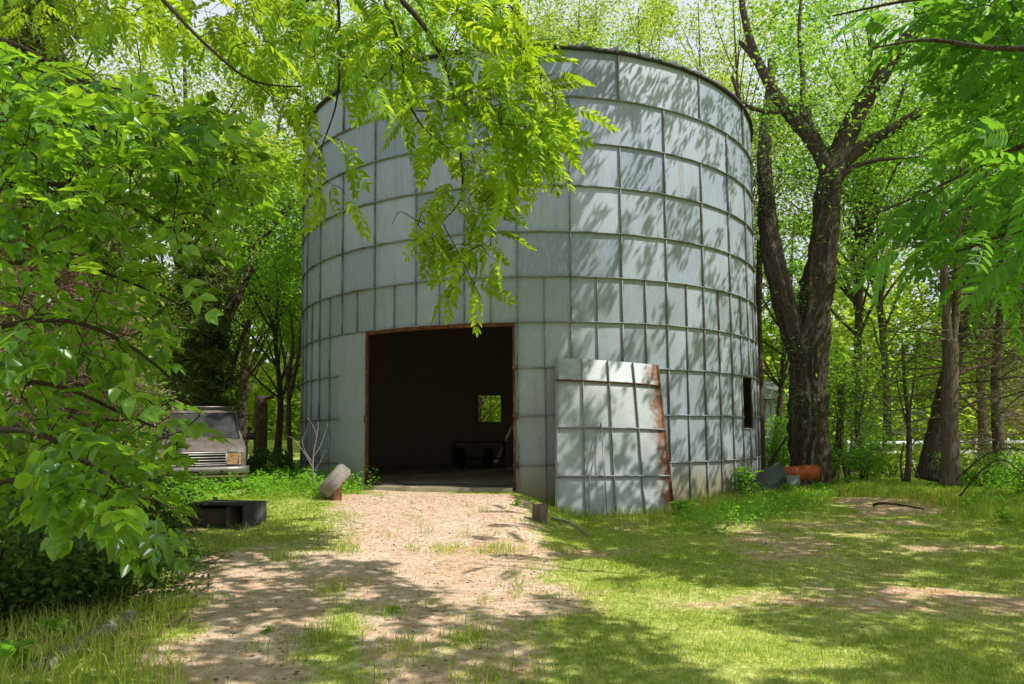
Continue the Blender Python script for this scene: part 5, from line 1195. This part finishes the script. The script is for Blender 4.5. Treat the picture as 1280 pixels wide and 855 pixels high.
cover('ground_cover', 'dark creeping leaves on the shaded ground under the left tree', [(0,690),(100,690),(240,690),(260,720),(200,790),(90,800),(0,820)], 9000, .05, 'dark', 502, .12)
cover('ground_cover', 'bright leafy weeds along the back edge of the clearing', [(1040,606),(1180,606),(1290,622),(1290,650),(1200,630),(1060,618)], 22000, .05, 'weed', 503, .2)
# brush pile: brown leaf litter and dead twigs
m_ = MB(); pl = DIRTL; rr_ = np.random.default_rng(77)
for i in range(260):
    x = rr_.uniform(pl[:, 0].min()-1.5, pl[:, 0].max()); y = rr_.uniform(4.3, 8.3)
    if not inside(np.array([x]), np.array([y]), pl)[0]: continue
    a = np.array([x, y, float(gz(x, y))+.015+.05*rr_.random()]); th = rr_.random()*pi; L = .15+.5*rr_.random(); m_.tube(limbpath(a, a+np.array([cos(th)*L, sin(th)*L, .04*rr_.random()]), rr_, .03, 5), np.linspace(.006, .003, 5), 4, cap=False)
tag(m_.build('brushwood', M['bark_l']), 'litter of thin dead twigs on the shaded earth at left', 'brushwood', None, 'stuff')
scatter('leaf_litter', 'thick brown litter of dead leaves under the left tree', 'leaf litter', 26000, .024, 'litter', lambda x, y: soft(x, y, DIRTL, .3, 5), 32, (-8, -1), (4, 9), .15)
# ------------------------------------------------------------------ far right: pale fence, car, building; pale shed behind the trunk
M['white'] = plain('white_paint', (.62,.62,.60), .6, 0, .2, 3, .05)
s = N('white_siding'); P = s.n('ShaderNodeTexCoord').outputs['Object']; n1 = s.noise(3, 4, .6, P); s.bsdf(s.ramp(n1, [(.3, (.42,.43,.43)), (.7, (.60,.60,.58))]), .7, 0, None, .2); M['siding'] = s.m
a = at(930, 590, 30); sd = empty('pale_shed', (a[0]-.6, 30, float(gz(a[0], 30))), 'pale boarded shed glimpsed between the bin and the massive trunk', 'shed')
m_ = MB(); m_.box((0.6, 1.5, 1.4), (3.4, 3, 2.9))
for x_ in np.arange(-1.05, 2.3, .22): m_.box((x_, -.012, 1.4), (.03, .03, 2.86))
m_.build('wall', M['siding'], sd); m_ = MB(); m_.bbox((.6, -.03, 1.25), (3.44, .05, .09), .01); m_.build('rail', M['siding'], sd); m_ = MB(); m_.add([[-1.3,-.3,2.84],[2.5,-.3,2.84],[2.5,1.5,3.7],[-1.3,1.5,3.7],[-1.3,3.3,2.84],[2.5,3.3,2.84]], [[0,1,2,3],[3,2,5,4]]); m_.add([[-1.1,.0,2.85],[-1.1,3,2.85],[-1.1,1.5,3.6],[2.3,.0,2.85],[2.3,3,2.85],[2.3,1.5,3.6]], [[0,1,2],[3,5,4]]); m_.build('roof', M['rib'], sd)
x0, x1 = at(1060, 560, 34)[0], at(1300, 560, 34)[0]; fz = float(gz(x0, 34)); fn = empty('rail_fence', (x0, 34, fz), 'low pale post and rail fence across the distant lawn', 'fence')
nP = 7
for i in range(nP): x_ = (x1-x0)*i/(nP-1); MB().bbox((x_, 0, .5), (.13, .13, 1.15), .01).build('post', M['white'], fn)
for z in (.45, .92): MB().bbox(((x1-x0)/2, -.085, z), (x1-x0+.1, .04, .13), .008).build('rail', M['white'], fn)
c = at(1135, 560, 46); hs = empty('farmhouse', (c[0]+1, 52, float(gz(c[0], 52))-.1), 'low white building with dark openings far off behind the thin sapling', 'building')
m_ = MB(); m_.box((0, 2.5, .85), (9, 5, 2.2)); m_.build('wall', M['white'], hs); m_ = MB(); m_.add([[-4.8,-.4,1.92],[4.8,-.4,1.92],[4.8,2.5,3.2],[-4.8,2.5,3.2],[-4.8,5.4,1.92],[4.8,5.4,1.92]], [[0,1,2,3],[3,2,5,4]]); m_.add([[-4.5,.02,1.95],[-4.5,5,1.95],[-4.5,2.5,3.1],[4.5,.02,1.95],[4.5,5,1.95],[4.5,2.5,3.1]], [[0,1,2],[3,5,4]]); m_.build('roof', M['rib'], hs)
for x_ in (-3, -.8, 1.4, 3.3): w_ = MB().box((x_, -.012, .95), (.9, .03, .8)).build('window', M['dglass'], hs); m_ = MB(); [m_.box((x_+dx, -.035, .95), (.06, .03, .9)) for dx in (-.47, .47, 0)]; m_.box((x_, -.036, 1.38), (1.0, .03, .06)); m_.build('frame', M['white'], w_)
